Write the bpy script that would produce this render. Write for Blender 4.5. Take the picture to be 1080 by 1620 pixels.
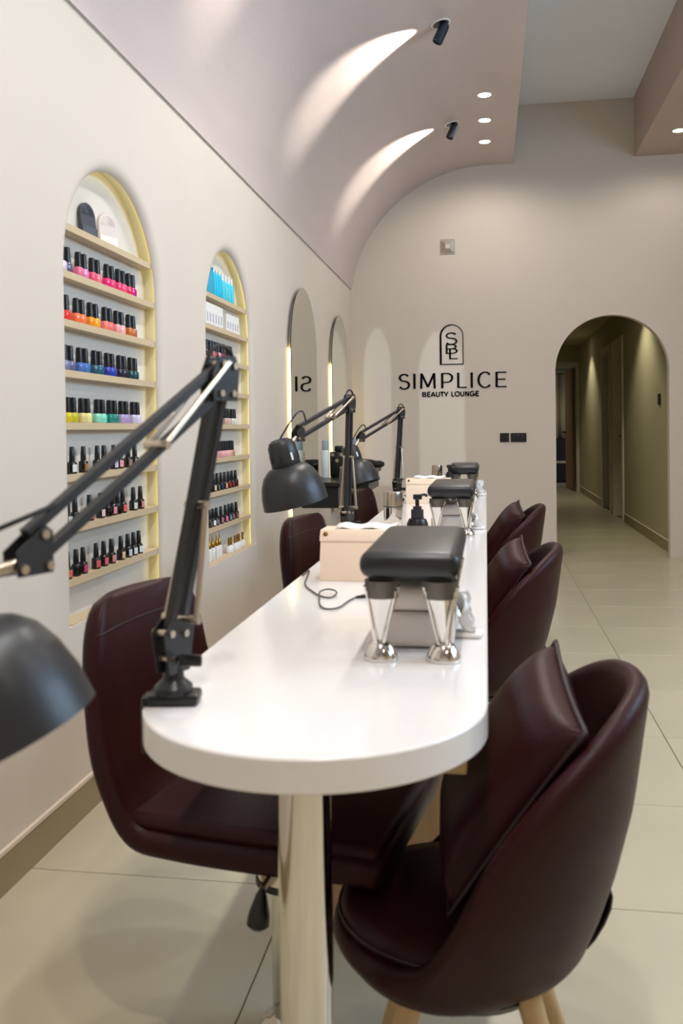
import bpy, bmesh, math, random
from mathutils import Vector, Matrix
random.seed(7)
PI = math.pi
scene = bpy.context.scene
COL = scene.collection
for o in list(bpy.data.objects):
    bpy.data.objects.remove(o)

# ------------------------------------------------------------------ camera
CAM_H = 1.12
YAW, PITCH, ROLL = 0.16029, 0.01784, -0.013294
F_PX, PP_Y = 1419.7, 704.8
cd = bpy.data.cameras.new('camera')
cam = bpy.data.objects.new('camera', cd)
COL.objects.link(cam)
cd.sensor_fit = 'VERTICAL'
cd.sensor_height = 36.0
cd.sensor_width = 24.0
cd.lens = F_PX * 36.0 / 1620.0
cd.shift_y = -(810 - PP_Y) / 1620.0
cd.clip_start = 0.05
cd.clip_end = 100
cd.dof.use_dof = True
cd.dof.focus_distance = 4.6
cd.dof.aperture_fstop = 5.6
_f = Vector((-math.sin(YAW), math.cos(YAW), 0))
_r = Vector((math.cos(YAW), math.sin(YAW), 0))
_u = Vector((0, 0, 1))
_f2 = _f * math.cos(PITCH) - _u * math.sin(PITCH)
_u2 = _u * math.cos(PITCH) + _f * math.sin(PITCH)
_r3 = _r * math.cos(ROLL) + _u2 * math.sin(ROLL)
_u3 = _u2 * math.cos(ROLL) - _r * math.sin(ROLL)
cam.matrix_world = Matrix(((_r3.x, _u3.x, -_f2.x, 0), (_r3.y, _u3.y, -_f2.y, 0), (_r3.z, _u3.z, -_f2.z, CAM_H), (0, 0, 0, 1)))
scene.camera = cam

# ------------------------------------------------------------------ light
scene.view_settings.view_transform = 'Standard'
scene.view_settings.look = 'None'
scene.view_settings.gamma = 1.0
scene.view_settings.use_curve_mapping = False
scene.view_settings.exposure = 1.02
scene.cycles.max_bounces = 6
scene.cycles.diffuse_bounces = 3
scene.cycles.glossy_bounces = 3
scene.cycles.use_adaptive_sampling = True
scene.cycles.adaptive_threshold = 0.03
scene.cycles.adaptive_min_samples = 16
scene.cycles.sample_clamp_indirect = 6.0

world = bpy.data.worlds.new('daylight_world')
scene.world = world
world.use_nodes = True
bg = world.node_tree.nodes['Background']
bg.inputs[0].default_value = (0.72, 0.84, 1.0, 1)
bg.inputs[1].default_value = 1.0

def area_light(name, loc, target, sx, sy, power, color):
    l = bpy.data.lights.new(name, 'AREA')
    l.shape = 'RECTANGLE'
    l.size, l.size_y = sx, sy
    l.energy = power
    l.color = color
    o = bpy.data.objects.new(name, l)
    COL.objects.link(o)
    o.location = loc
    o.rotation_euler = (Vector(target) - Vector(loc)).to_track_quat('-Z', 'Y').to_euler()
    return o

# cool fill light added at an invented, unseen window in the right-hand wall
area_light('added_window_fill', (2.96, 2.60, 2.50), (-1.0, 2.9, 2.95), 2.6, 1.1, 40, (0.46, 0.72, 1.0))

DOWN_W = 23.0      # each recessed downlight
SPOT_W = 30.0      # each adjustable spotlight
WARM = (1.0, 0.94, 0.87)

# ------------------------------------------------------------------ materials
def lin(c):
    return tuple((x / 255 / 12.92) if x / 255 <= 0.04045 else ((x / 255 + 0.055) / 1.055) ** 2.4 for x in c)

MATS = {}
def mat(name, rgb, rough=0.5, metal=0.0, bump=0.0, bscale=40.0, var=0.0, vscale=4.0, spec=0.5, emit=None, estr=0.0, coat=0.0, stretch=(1, 1, 1), trans=0.0, alpha=1.0):
    if name in MATS:
        return MATS[name]
    m = bpy.data.materials.new(name)
    m.use_nodes = True
    nt = m.node_tree
    b = nt.nodes['Principled BSDF']
    c = lin(rgb)
    b.inputs['Base Color'].default_value = (*c, 1)
    b.inputs['Roughness'].default_value = rough
    b.inputs['Metallic'].default_value = metal
    b.inputs['Specular IOR Level'].default_value = spec
    b.inputs['Coat Weight'].default_value = coat
    b.inputs['Coat Roughness'].default_value = 0.08
    b.inputs['Transmission Weight'].default_value = trans
    b.inputs['Alpha'].default_value = alpha
    if emit:
        b.inputs['Emission Color'].default_value = (*lin(emit), 1)
        b.inputs['Emission Strength'].default_value = estr
    if var > 0 or bump > 0:
        tc = nt.nodes.new('ShaderNodeTexCoord')
        mp = nt.nodes.new('ShaderNodeMapping')
        mp.inputs['Scale'].default_value = stretch
        nt.links.new(tc.outputs['Object'], mp.inputs['Vector'])
        if var > 0:
            n = nt.nodes.new('ShaderNodeTexNoise')
            n.inputs['Scale'].default_value = vscale
            n.inputs['Detail'].default_value = 5
            nt.links.new(mp.outputs[0], n.inputs['Vector'])
            r = nt.nodes.new('ShaderNodeValToRGB')
            r.color_ramp.elements[0].position = 0.3
            r.color_ramp.elements[1].position = 0.7
            r.color_ramp.elements[0].color = (*[x * (1 - var) for x in c], 1)
            r.color_ramp.elements[1].color = (*[min(1, x * (1 + var)) for x in c], 1)
            nt.links.new(n.outputs['Fac'], r.inputs['Fac'])
            nt.links.new(r.outputs['Color'], b.inputs['Base Color'])
        if bump > 0:
            n2 = nt.nodes.new('ShaderNodeTexNoise')
            n2.inputs['Scale'].default_value = bscale
            n2.inputs['Detail'].default_value = 4
            nt.links.new(mp.outputs[0], n2.inputs['Vector'])
            bp = nt.nodes.new('ShaderNodeBump')
            bp.inputs['Strength'].default_value = bump
            bp.inputs['Distance'].default_value = 0.01
            nt.links.new(n2.outputs['Fac'], bp.inputs['Height'])
            nt.links.new(bp.outputs['Normal'], b.inputs['Normal'])
    MATS[name] = m
    return m

M_WALL = mat('wall_paint', (216, 204, 191), 0.75, var=0.015, vscale=2.0, bump=0.03, bscale=60)
M_COVE = mat('cove_plaster', (204, 189, 185), 0.42, var=0.03, vscale=6.0, bump=0.12, bscale=26, stretch=(1, 0.25, 1))
M_CEIL = mat('ceiling_paint', (240, 244, 250), 0.8, var=0.01, vscale=2.0)
M_SOFFIT = mat('soffit_paint', (190, 170, 158), 0.6, var=0.02, vscale=4)
M_TILE = mat('porcelain_tile', (188, 179, 154), 0.28, var=0.05, vscale=2.4, bump=0.01, bscale=12)
M_GROUT = mat('grout', (128, 116, 92), 0.9)
M_BASE = mat('skirting_tile', (150, 133, 102), 0.45, var=0.05, vscale=3)
M_LIP = mat('skirting_lip', (222, 206, 190), 0.6)
M_LEATHER = mat('burgundy_leather', (46, 13, 16), 0.42, bump=0.10, bscale=220, var=0.08, vscale=9, spec=0.20)
M_LEATHER2 = mat('burgundy_leather_piping', (36, 13, 15), 0.5)
M_STONE = mat('white_quartz', (240, 236, 234), 0.18, var=0.012, vscale=60, coat=0.3)
M_CHROME = mat('chrome', (225, 222, 215), 0.09, 1.0)
M_STEEL = mat('brushed_steel', (200, 188, 170), 0.28, 1.0)
M_BLACK = mat('black_metal', (34, 34, 36), 0.42, bump=0.02, bscale=200, spec=0.5)
M_BLACKP = mat('black_plastic', (16, 16, 18), 0.32)
M_SHADE = mat('lamp_shade_black', (38, 38, 40), 0.38)
M_SHADE_IN = mat('lamp_shade_inside', (200, 196, 188), 0.5)
M_PAD = mat('black_vinyl_pad', (30, 30, 33), 0.36, bump=0.03, bscale=160)
M_DARKSTEEL = mat('grey_bracket', (108, 104, 98), 0.4, 0.8)
M_SHELF = mat('beige_laminate', (206, 184, 150), 0.5, var=0.04, vscale=5, stretch=(1, 0.2, 6))
M_NICHE = mat('niche_panel', (222, 215, 205), 0.6, var=0.01)
M_NSIDE = mat('niche_side', (224, 217, 186), 0.6)
M_LED = mat('led_warm', (240, 232, 190), 0.5, emit=(255, 234, 148), estr=1.25)
M_LEDM = mat('led_mirror', (255, 235, 170), 0.5, emit=(255, 232, 150), estr=5.0)
M_LAMPDISC = mat('downlight_disc', (255, 255, 255), 0.5, emit=(255, 246, 232), estr=14.0)
M_WHITE = mat('white_plastic', (236, 234, 230), 0.35)
M_MIRROR = mat('mirror_glass', (222, 226, 214), 0.0, 1.0)
M_MEDGE = mat('mirror_edge', (40, 48, 38), 0.2)
M_INK = mat('sign_black', (10, 9, 9), 0.85, spec=0.15)
M_OAK = mat('oak_laminate', (196, 164, 122), 0.5, var=0.12, vscale=7, stretch=(6, 6, 0.5))
M_OAKH = mat('oak_laminate_flat', (196, 164, 122), 0.5, var=0.12, vscale=7, stretch=(0.6, 6, 6))
M_LEGWOOD = mat('beech_leg', (205, 172, 125), 0.45, var=0.08, vscale=8, stretch=(4, 4, 0.5))
M_BOX = mat('cream_leatherette', (240, 216, 192), 0.5, bump=0.03, bscale=150)
M_TISSUE = mat('tissue', (246, 243, 240), 0.9, bump=0.1, bscale=30)
M_BRASS = mat('aged_brass', (120, 84, 46), 0.35, 0.9)
M_GOLD = mat('gold_cap', (196, 150, 62), 0.25, 1.0)
M_GREYLABEL = mat('cable_grey', (88, 82, 84), 0.5)
M_CORR = mat('corridor_paint', (176, 168, 138), 0.75, var=0.01)
M_DOORWOOD = mat('dark_door_wood', (120, 84, 44), 0.5, var=0.12, vscale=6, stretch=(5, 5, 0.4))
M_FRAME = mat('door_frame_paint', (214, 207, 188), 0.55)
M_CURTAIN = mat('curtain_cloth', (200, 182, 150), 0.9)
M_DARK = mat('dark_cabinet', (10, 10, 16), 0.5)
M_GLOSSBLK = mat('gloss_black_cap', (14, 14, 17), 0.28)
M_BOTGLASS = mat('black_bottle', (12, 11, 12), 0.16)
M_SOCKET = mat('black_socket', (20, 20, 22), 0.3)
M_VENT = mat('vent_metal', (176, 166, 154), 0.4, 0.6)
M_BLUECAN = mat('blue_grey_can', (142, 160, 170), 0.4)
M_GLASSPANE = mat('window_pane', (235, 242, 245), 0.02, trans=1.0)
M_NAVY = mat('spot_body', (38, 46, 58), 0.35)

def polish(rgb):
    return mat('polish_%02x%02x%02x' % rgb, rgb, 0.18, coat=0.4)
def labelmat(rgb):
    return mat('swatch_%02x%02x%02x' % rgb, rgb, 0.45)

# ------------------------------------------------------------------ mesh helpers
class MB:
    def __init__(s):
        s.v = []; s.f = []
    def add(s, vs, fs):
        k = len(s.v)
        s.v += [tuple(p) for p in vs]
        s.f += [tuple(i + k for i in f) for f in fs]
        return s
    def box(s, lo, hi):
        x0, y0, z0 = lo; x1, y1, z1 = hi
        vs = [(x0, y0, z0), (x1, y0, z0), (x1, y1, z0), (x0, y1, z0), (x0, y0, z1), (x1, y0, z1), (x1, y1, z1), (x0, y1, z1)]
        return s.add(vs, [(0, 3, 2, 1), (4, 5, 6, 7), (0, 1, 5, 4), (1, 2, 6, 5), (2, 3, 7, 6), (3, 0, 4, 7)])
    def rbox(s, lo, hi, r=0.01, seg=3, mtx=None):
        bm = bmesh.new()
        bmesh.ops.create_cube(bm, size=1)
        c = [(a + b) / 2 for a, b in zip(lo, hi)]; d = [b - a for a, b in zip(lo, hi)]
        for v in bm.verts:
            v.co = Vector((c[0] + v.co.x * d[0], c[1] + v.co.y * d[1], c[2] + v.co.z * d[2]))
        bmesh.ops.bevel(bm, geom=list(bm.edges), offset=min(r, min(d) * 0.49), segments=seg, profile=0.5, affect='EDGES')
        if mtx:
            bmesh.ops.transform(bm, matrix=mtx, verts=bm.verts)
        bm.verts.index_update()
        s.add([v.co for v in bm.verts], [[v.index for v in f.verts] for f in bm.faces])
        bm.free()
        return s
    def tube(s, p0, p1, r0, r1=None, n=12, cap=True):
        r1 = r0 if r1 is None else r1
        p0, p1 = Vector(p0), Vector(p1)
        d = (p1 - p0).normalized()
        a = d.orthogonal().normalized(); b = d.cross(a)
        vs = []
        for p, r in ((p0, r0), (p1, r1)):
            for i in range(n):
                t = 2 * PI * i / n
                vs.append(p + a * (r * math.cos(t)) + b * (r * math.sin(t)))
        fs = [(i, (i + 1) % n, n + (i + 1) % n, n + i) for i in range(n)]
        if cap:
            fs += [tuple(range(n - 1, -1, -1)), tuple(range(n, 2 * n))]
        return s.add(vs, fs)
    def bar(s, p0, p1, w, h, side):
        """square bar from p0 to p1, w along 'side', h along the other normal"""
        p0, p1 = Vector(p0), Vector(p1)
        d = (p1 - p0).normalized()
        a = Vector(side); a = (a - d * a.dot(d)).normalized(); b = d.cross(a)
        vs = []
        for p in (p0, p1):
            for x, y in ((-1, -1), (1, -1), (1, 1), (-1, 1)):
                vs.append(p + a * (x * w / 2) + b * (y * h / 2))
        return s.add(vs, [(0, 1, 5, 4), (1, 2, 6, 5), (2, 3, 7, 6), (3, 0, 4, 7), (3, 2, 1, 0), (4, 5, 6, 7)])
    def path(s, pts, r, n=8):
        pts = [Vector(p) for p in pts]
        rings = []
        up = None
        for i, p in enumerate(pts):
            d = (pts[min(i + 1, len(pts) - 1)] - pts[max(i - 1, 0)]).normalized()
            if up is None:
                up = d.orthogonal().normalized()
            a = (up - d * up.dot(d)).normalized(); up = a
            b = d.cross(a)
            rings.append([p + a * (r * math.cos(2 * PI * k / n)) + b * (r * math.sin(2 * PI * k / n)) for k in range(n)])
        vs = [q for ring in rings for q in ring]
        fs = []
        for i in range(len(rings) - 1):
            for k in range(n):
                fs.append((i * n + k, i * n + (k + 1) % n, (i + 1) * n + (k + 1) % n, (i + 1) * n + k))
        m = (len(rings) - 1) * n
        fs += [tuple(range(n - 1, -1, -1)), tuple(range(m, m + n))]
        return s.add(vs, fs)
    def lathe(s, prof, c=(0, 0, 0), axis=(0, 0, 1), n=24, cap=True):
        """prof: list of (r, h) along axis"""
        c = Vector(c); d = Vector(axis).normalized()
        a = d.orthogonal().normalized(); b = d.cross(a)
        if abs(d.z) > 0.999:
            a = Vector((1, 0, 0)); b = d.cross(a)
        vs = []
        for r, h in prof:
            for i in range(n):
                t = 2 * PI * i / n
                vs.append(c + d * h + a * (r * math.cos(t)) + b * (r * math.sin(t)))
        fs = []
        for j in range(len(prof) - 1):
            for i in range(n):
                fs.append((j * n + i, j * n + (i + 1) % n, (j + 1) * n + (i + 1) % n, (j + 1) * n + i))
        if cap:
            fs.append(tuple(range(n - 1, -1, -1)))
            m = (len(prof) - 1) * n
            fs.append(tuple(range(m, m + n)))
        return s.add(vs, fs)
    def prism(s, outline, fn0, fn1):
        """outline: 2-D points; fn0/fn1 map them to the two end faces"""
        n = len(outline)
        vs = [fn0(*p) for p in outline] + [fn1(*p) for p in outline]
        fs = [tuple(range(n - 1, -1, -1)), tuple(range(n, 2 * n))] + [(i, (i + 1) % n, n + (i + 1) % n, n + i) for i in range(n)]
        return s.add(vs, fs)
    def grid(s, rows, close=False):
        n = len(rows[0]); vs = [p for r in rows for p in r]; fs = []
        for j in range(len(rows) - 1):
            for i in range(n if close else n - 1):
                fs.append((j * n + i, j * n + (i + 1) % n, (j + 1) * n + (i + 1) % n, (j + 1) * n + i))
        return s.add(vs, fs)
    def mesh(s, name, m, smooth=False, angle=None):
        me = bpy.data.meshes.new(name)
        me.from_pydata(s.v, [], s.f)
        me.validate()
        bm = bmesh.new(); bm.from_mesh(me)
        bmesh.ops.remove_doubles(bm, verts=bm.verts, dist=1e-6)
        bmesh.ops.recalc_face_normals(bm, faces=bm.faces)
        if smooth:
            lim = math.radians(angle if angle else 40)
            for f in bm.faces:
                f.smooth = True
            for e in bm.edges:
                if len(e.link_faces) == 2 and e.calc_face_angle(0) > lim:
                    e.smooth = False
        bm.to_mesh(me); bm.free()
        me.materials.append(m)
        return me
    def build(s, name, m, parent=None, smooth=False, angle=None, loc=None, label=None):
        return link(name, s.mesh(name, m, smooth, angle), parent, loc, label)

def link(name, me, parent=None, loc=None, label=None):
    o = bpy.data.objects.new(name, me)
    COL.objects.link(o)
    if parent:
        o.parent = parent
    if loc is not None:
        o.location = loc
    if label:
        o['label'] = label
    return o

def tag(o, label, cat, group=None):
    o['label'] = label; o['category'] = cat
    if group:
        o['group'] = group
    return o
def thing(name, label, cat, loc=(0, 0, 0), rz=0.0, group=None):
    o = bpy.data.objects.new(name, None)
    COL.objects.link(o)
    o.empty_display_size = 0.1
    o.location = loc
    o.rotation_euler = (0, 0, rz)
    return tag(o, label, cat, group)
def struct(o, label=None):
    o['kind'] = 'structure'
    if label:
        o['label'] = label
    return o
def smooth01(t):
    t = max(0, min(1, t)); return t * t * (3 - 2 * t)
ORD = ['first', 'second', 'third', 'fourth', 'fifth', 'sixth', 'seventh', 'eighth', 'ninth', 'tenth', 'eleventh', 'twelfth', 'thirteenth']

# ================================================================== THE SHELL
XL, XR, YF, YB = -1.175, 3.0, -1.6, 7.88
Z_HIGH, Z_FLAT = 3.875, 3.3825
COR_XL, COR_XR, COR_END = 0.50, 1.575, 15.8

# --- floor: slab in grout colour with each porcelain tile as its own piece
slab = MB().box((XL - 0.25, YF - 0.2, -0.12), (XR + 0.2, YB + 0.1, -0.004))
slab.box((COR_XL - 0.9, YB + 0.1, -0.12), (COR_XR + 0.6, 19.5, -0.004))
floor = struct(slab.build('floor', M_GROUT), 'beige porcelain tile floor with thin grout lines')
TX, TY, GX, GY, GAP = 1.10, 0.602, 0.620, 2.135, 0.003
tile_mesh = {}
def tile(x0, x1, y0, y1):
    w, d = x1 - x0 - GAP, y1 - y0 - GAP
    key = (round(w, 3), round(d, 3))
    if key not in tile_mesh:
        b = 0.0012
        mb = MB()
        lo = [(-w / 2, -d / 2), (w / 2, -d / 2), (w / 2, d / 2), (-w / 2, d / 2)]
        hi = [(-w / 2 + b, -d / 2 + b), (w / 2 - b, -d / 2 + b), (w / 2 - b, d / 2 - b), (-w / 2 + b, d / 2 - b)]
        vs = [(x, y, -0.004) for x, y in lo] + [(x, y, -b) for x, y in lo] + [(x, y, 0) for x, y in hi]
        fs = [(8, 9, 10, 11)]
        for k in range(4):
            fs += [(k, (k + 1) % 4, 4 + (k + 1) % 4, 4 + k), (4 + k, 4 + (k + 1) % 4, 8 + (k + 1) % 4, 8 + k)]
        mb.add(vs, fs)
        tile_mesh[key] = mb.mesh('floor_tile', M_TILE)
    link('floor_tile', tile_mesh[key], floor, ((x0 + x1) / 2, (y0 + y1) / 2, 0))
xs = [GX + TX * k for k in range(-2, 4)]
ys = [GY + TY * k for k in range(-8, 30)]
for i in range(len(xs) - 1):
    for j in range(len(ys) - 1):
        x0, x1, y0, y1 = xs[i], xs[i + 1], ys[j], ys[j + 1]
        cor = y0 > YB
        xa, xb = (COR_XL - 0.6, COR_XR + 0.02) if cor else (XL, XR)
        if cor and y0 < YB + 0.1:
            xa, xb = 0.5, 1.56
        x0, x1 = max(x0, xa), min(x1, xb)
        y1 = min(y1, 19.4)
        if x1 - x0 > 0.03 and y1 > y0:
            tile(x0, x1, y0, y1)

# --- left wall with two arched niches
NICHES = [dict(c=2.782, zb=0.565, n='nearer'), dict(c=4.085, zb=0.537, n='farther')]
HW_O, HW_I, ZS = 0.41, 0.37, 1.585
def arch_z(dy, hw, zs=ZS):
    return zs + math.sqrt(max(0.0, hw * hw - dy * dy))
def wall_with_arches(mb, u0, u1, z0, z1, arches, fn):
    """arches: (centre, half width, bottom, spring); fn(u,z) -> xyz of the face"""
    cuts = [u0]
    spans = []
    for c, hw, zb, zs in arches:
        us = [c - hw * math.cos(PI * k / 36) for k in range(37)]
        spans.append((c, hw, zb, zs, us))
    cur = u0
    for c, hw, zb, zs, us in spans:
        mb.add([fn(cur, z0), fn(us[0], z0), fn(us[0], z1), fn(cur, z1)], [(0, 1, 2, 3)])
        for a, b in zip(us[:-1], us[1:]):
            if zb > z0:
                mb.add([fn(a, z0), fn(b, z0), fn(b, zb), fn(a, zb)], [(0, 1, 2, 3)])
            mb.add([fn(a, arch_z(a - c, hw, zs)), fn(b, arch_z(b - c, hw, zs)), fn(b, z1), fn(a, z1)], [(0, 1, 2, 3)])
        cur = us[-1]
    mb.add([fn(cur, z0), fn(u1, z0), fn(u1, z1), fn(cur, z1)], [(0, 1, 2, 3)])
def outline(hw, zb, zs=ZS, n=36):
    pts = [(-hw, zb), (-hw, (zb + zs) / 2)]
    pts += [(-hw * math.cos(PI * k / n), zs + hw * math.sin(PI * k / n)) for k in range(n + 1)]
    pts += [(hw, (zb + zs) / 2), (hw, zb)]
    return pts

mb = MB()
wall_with_arches(mb, YF, YB + 0.1, 0.0, Z_HIGH, [(q['c'], HW_O, q['zb'], ZS) for q in NICHES], lambda u, z: (XL, u, z))
lips = []
for q in NICHES:   # soft rounded lip running into each niche
    rows = []
    for k in range(7):
        t = k / 6 * PI / 2
        off = (HW_O - HW_I) * (1 - math.sin(t)); x = XL - 0.023 * (1 - math.cos(t)) * 1.0
        rows.append([(x, q['c'] + y, z) for y, z in outline(HW_I + off, q['zb'])])
    lips.append(MB().grid(rows))
    c, zb = q['c'], q['zb']
    mb.add([(XL, c - HW_O, zb), (XL, c + HW_O, zb), (XL - 0.023, c + HW_I, zb), (XL - 0.023, c - HW_I, zb)], [(0, 1, 2, 3)])
mb.add([(XL - 0.25, YF, 0), (XL - 0.25, YB + 0.1, 0), (XL - 0.25, YB + 0.1, Z_HIGH), (XL - 0.25, YF, Z_HIGH)], [(0, 1, 2, 3)])
for y in (YF, YB + 0.1):
    mb.add([(XL, y, 0), (XL - 0.25, y, 0), (XL - 0.25, y, Z_HIGH), (XL, y, Z_HIGH)], [(0, 1, 2, 3)])
for z in (0, Z_HIGH):
    mb.add([(XL, YF, z), (XL - 0.25, YF, z), (XL - 0.25, YB + 0.1, z), (XL, YB + 0.1, z)], [(0, 1, 2, 3)])
wl = struct(mb.build('wall_left', M_WALL), 'warm white painted wall with two arched niches')
for l in lips:
    l.build('niche_lip', M_WALL, wl, True, 60)

# --- back wall with the arched passage
ARC = (1.052, 0.465, 0.0, 1.595)
mb = MB()
wall_with_arches(mb, XL, XR, 0.0, Z_HIGH, [ARC], lambda u, z: (u, YB, z))
wall_with_arches(mb, XL, XR, 0.0, Z_HIGH, [ARC], lambda u, z: (u, YB + 0.09, z))
rows = [[(ARC[0] + x, y, z) for x, z in outline(ARC[1], 0, ARC[3])] for y in (YB, YB + 0.09)]
wb = struct(mb.build('wall_back', M_WALL), 'beige back wall with arched passage')
MB().grid(rows).build('arch_reveal', M_WALL, wb, True, 60)
mb = MB()   # right wall, with an opening invented for the added daylight
WY0, WY1, WZ0, WZ1 = 1.2, 4.0, 1.9, 3.1
mb.box((XR, YF, 0), (XR + 0.15, WY0, Z_HIGH)); mb.box((XR, WY1, 0), (XR + 0.15, YB + 0.1, Z_HIGH))
mb.box((XR, WY0, 0), (XR + 0.15, WY1, WZ0)); mb.box((XR, WY0, WZ1), (XR + 0.15, WY1, Z_HIGH))
struct(mb.build('wall_right', M_WALL))
wf = MB()
for y in (WY0, (WY0 + WY1) / 2 - 0.02, WY1 - 0.04):
    wf.box((XR + 0.05, y, WZ0), (XR + 0.10, y + 0.04, WZ1))
wf.box((XR + 0.05, WY0, WZ0), (XR + 0.10, WY1, WZ0 + 0.04)); wf.box((XR + 0.05, WY0, WZ1 - 0.04), (XR + 0.10, WY1, WZ1))
struct(wf.build('added_window_1', M_BLACK), 'invented window frame in the right wall, out of view')  # unseen frame made up to go with the added daylight fill
struct(MB().box((XL - 0.25, YF - 0.15, 0), (XR + 0.15, YF, Z_HIGH)).build('wall_front', M_WALL))

# --- ceiling: high slab, plaster cove with flat, soffit on the right
struct(MB().box((XL - 0.25, YF - 0.15, Z_HIGH), (XR + 0.15, YB + 0.1, Z_HIGH + 0.12)).build('ceiling', M_CEIL), 'pale grey high ceiling strip')
CX, CZ, CR = 0.024, 2.179, 1.2035
a0 = math.acos((1.165 + CX) / CR)
prof = [(CX - CR * math.cos(a0 + (PI / 2 - a0) * k / 40), CZ + CR * math.sin(a0 + (PI / 2 - a0) * k / 40)) for k in range(41)]
XE = 0.245
cv = [(XL + 0.001, prof[0][1] - 0.006), (prof[0][0], prof[0][1] - 0.006)] + prof + [(XE, Z_FLAT), (XE, Z_HIGH), (XL + 0.001, Z_HIGH)]
mb = MB().prism(cv, lambda x, z: (x, YF, z), lambda x, z: (x, YB, z))
struct(mb.build('ceiling_cove', M_COVE, smooth=True, angle=25), 'pinkish plaster ceiling cove curving up from the left wall')
struct(MB().box((1.248, YF, 3.38), (XR, YB, Z_HIGH)).build('ceiling_soffit', M_SOFFIT), 'dropped taupe ceiling soffit at right')

# --- skirtings
def skirting(name, lo, hi, lip, parent=None):
    o = struct(MB().box(lo, hi).build(name, M_BASE))
    MB().box(*lip).build('top_lip', M_LIP, o)
    return o
skirting('baseboard_left', (XL, YF, 0), (XL + 0.008, YB, 0.098), ((XL, YF, 0.098), (XL + 0.010, YB, 0.108)))
for k, (a, b) in enumerate(((XL, 0.587),)):
    skirting('baseboard_back', (a + 0.012, YB - 0.006, 0), (b, YB, 0.10), ((a + 0.012, YB - 0.008, 0.10), (b, YB, 0.105)))

# ================================================================== CORRIDOR
mb = MB()
DOORS = [(10.86, 11.66), (11.92, 12.72)]
yc = YB + 0.09
segs = [(yc, DOORS[0][0]), (DOORS[0][1], DOORS[1][0]), (DOORS[1][1], COR_END)]
for a, b in segs:
    mb.box((COR_XR, a, 0), (COR_XR + 0.14, b, 2.5))
for a, b in DOORS:
    mb.box((COR_XR, a, 2.12), (COR_XR + 0.14, b, 2.5))
struct(mb.build('wall_corridor_right', M_CORR), 'olive corridor wall with two recessed doors')
struct(MB().box((COR_XL - 0.14, yc, 0), (COR_XL, COR_END, 2.5)).build('wall_corridor_left', M_CORR))
struct(MB().box((COR_XL - 0.8, yc, 2.5), (COR_XR + 0.6, 19.5, 2.6)).build('ceiling_corridor', M_CORR))
DX0, DX1 = 0.66, 1.51
mb = MB().box((COR_XL - 0.14, COR_END, 0), (DX0, COR_END + 0.12, 2.5))
mb.box((DX1, COR_END, 0), (COR_XR + 0.14, COR_END + 0.12, 2.5)).box((DX0, COR_END, 2.16), (DX1, COR_END + 0.12, 2.5))
struct(mb.build('wall_corridor_end', M_CORR), 'corridor end wall around an open doorway')
mb = MB().box((-0.45, 19.3, 0), (2.1, 19.42, 2.5)).box((-0.45, COR_END + 0.12, 0), (-0.35, 19.3, 2.5)).box((2.0, COR_END + 0.12, 0), (2.1, 19.3, 2.5))
struct(mb.build('wall_far_room', M_CORR))
for k, (a, b) in enumerate(segs):
    skirting('baseboard_corridor', (COR_XR - 0.01, a + 0.02, 0), (COR_XR, b - 0.07, 0.10), ((COR_XR - 0.012, a + 0.02, 0.10), (COR_XR, b - 0.07, 0.106)))
for k, (a, b) in enumerate(DOORS):
    d = struct(MB().box((COR_XR + 0.10, a + 0.05, 0.01), (COR_XR + 0.135, b - 0.05, 2.07)).build('door_%d' % (k + 1), M_DOORWOOD), 'closed dark wooden corridor door in a pale frame')
    fr = MB().box((COR_XR - 0.02, a - 0.05, 0), (COR_XR + 0.13, a + 0.05, 2.17)).box((COR_XR - 0.02, b - 0.05, 0), (COR_XR + 0.13, b + 0.05, 2.17))
    fr.box((COR_XR - 0.02, a + 0.05, 2.07), (COR_XR + 0.13, b - 0.05, 2.17))
    fr.build('door_frame', M_FRAME, d)
    h = MB().tube((COR_XR + 0.10, b - 0.12, 1.0), (COR_XR + 0.05, b - 0.12, 1.0), 0.012).rbox((COR_XR + 0.045, b - 0.24, 0.99), (COR_XR + 0.06, b - 0.11, 1.01), 0.004)
    h.rbox((COR_XR + 0.09, b - 0.14, 0.88), (COR_XR + 0.101, b - 0.10, 1.06), 0.003)
    h.build('door_handle', M_BLACKP, d)
# end door, standing open into the far room, hinged at its right jamb
d = struct(MB().box((-0.01, 0, 0.01), (0.03, 0.82, 2.12)).build('door_3', M_DOORWOOD, loc=(DX1 - 0.035, COR_END + 0.13, 0)), 'open wooden door at the end of the corridor')
d.rotation_euler = (0, 0, math.radians(3.5))
MB().tube((-0.01, 0.74, 1.02), (-0.07, 0.74, 1.02), 0.014).rbox((-0.08, 0.62, 1.005), (-0.06, 0.76, 1.035), 0.006).build('door_handle', M_BLACKP, d)
fr = MB().box((DX0 - 0.06, COR_END - 0.02, 0), (DX0, COR_END + 0.13, 2.22)).box((DX1, COR_END - 0.02, 0), (DX1 + 0.06, COR_END + 0.13, 2.22)).box((DX0, COR_END - 0.02, 2.14), (DX1, COR_END + 0.13, 2.22))
struct(fr.build('trim_1', M_FRAME), 'pale frame of the doorway ending the corridor')
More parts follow.
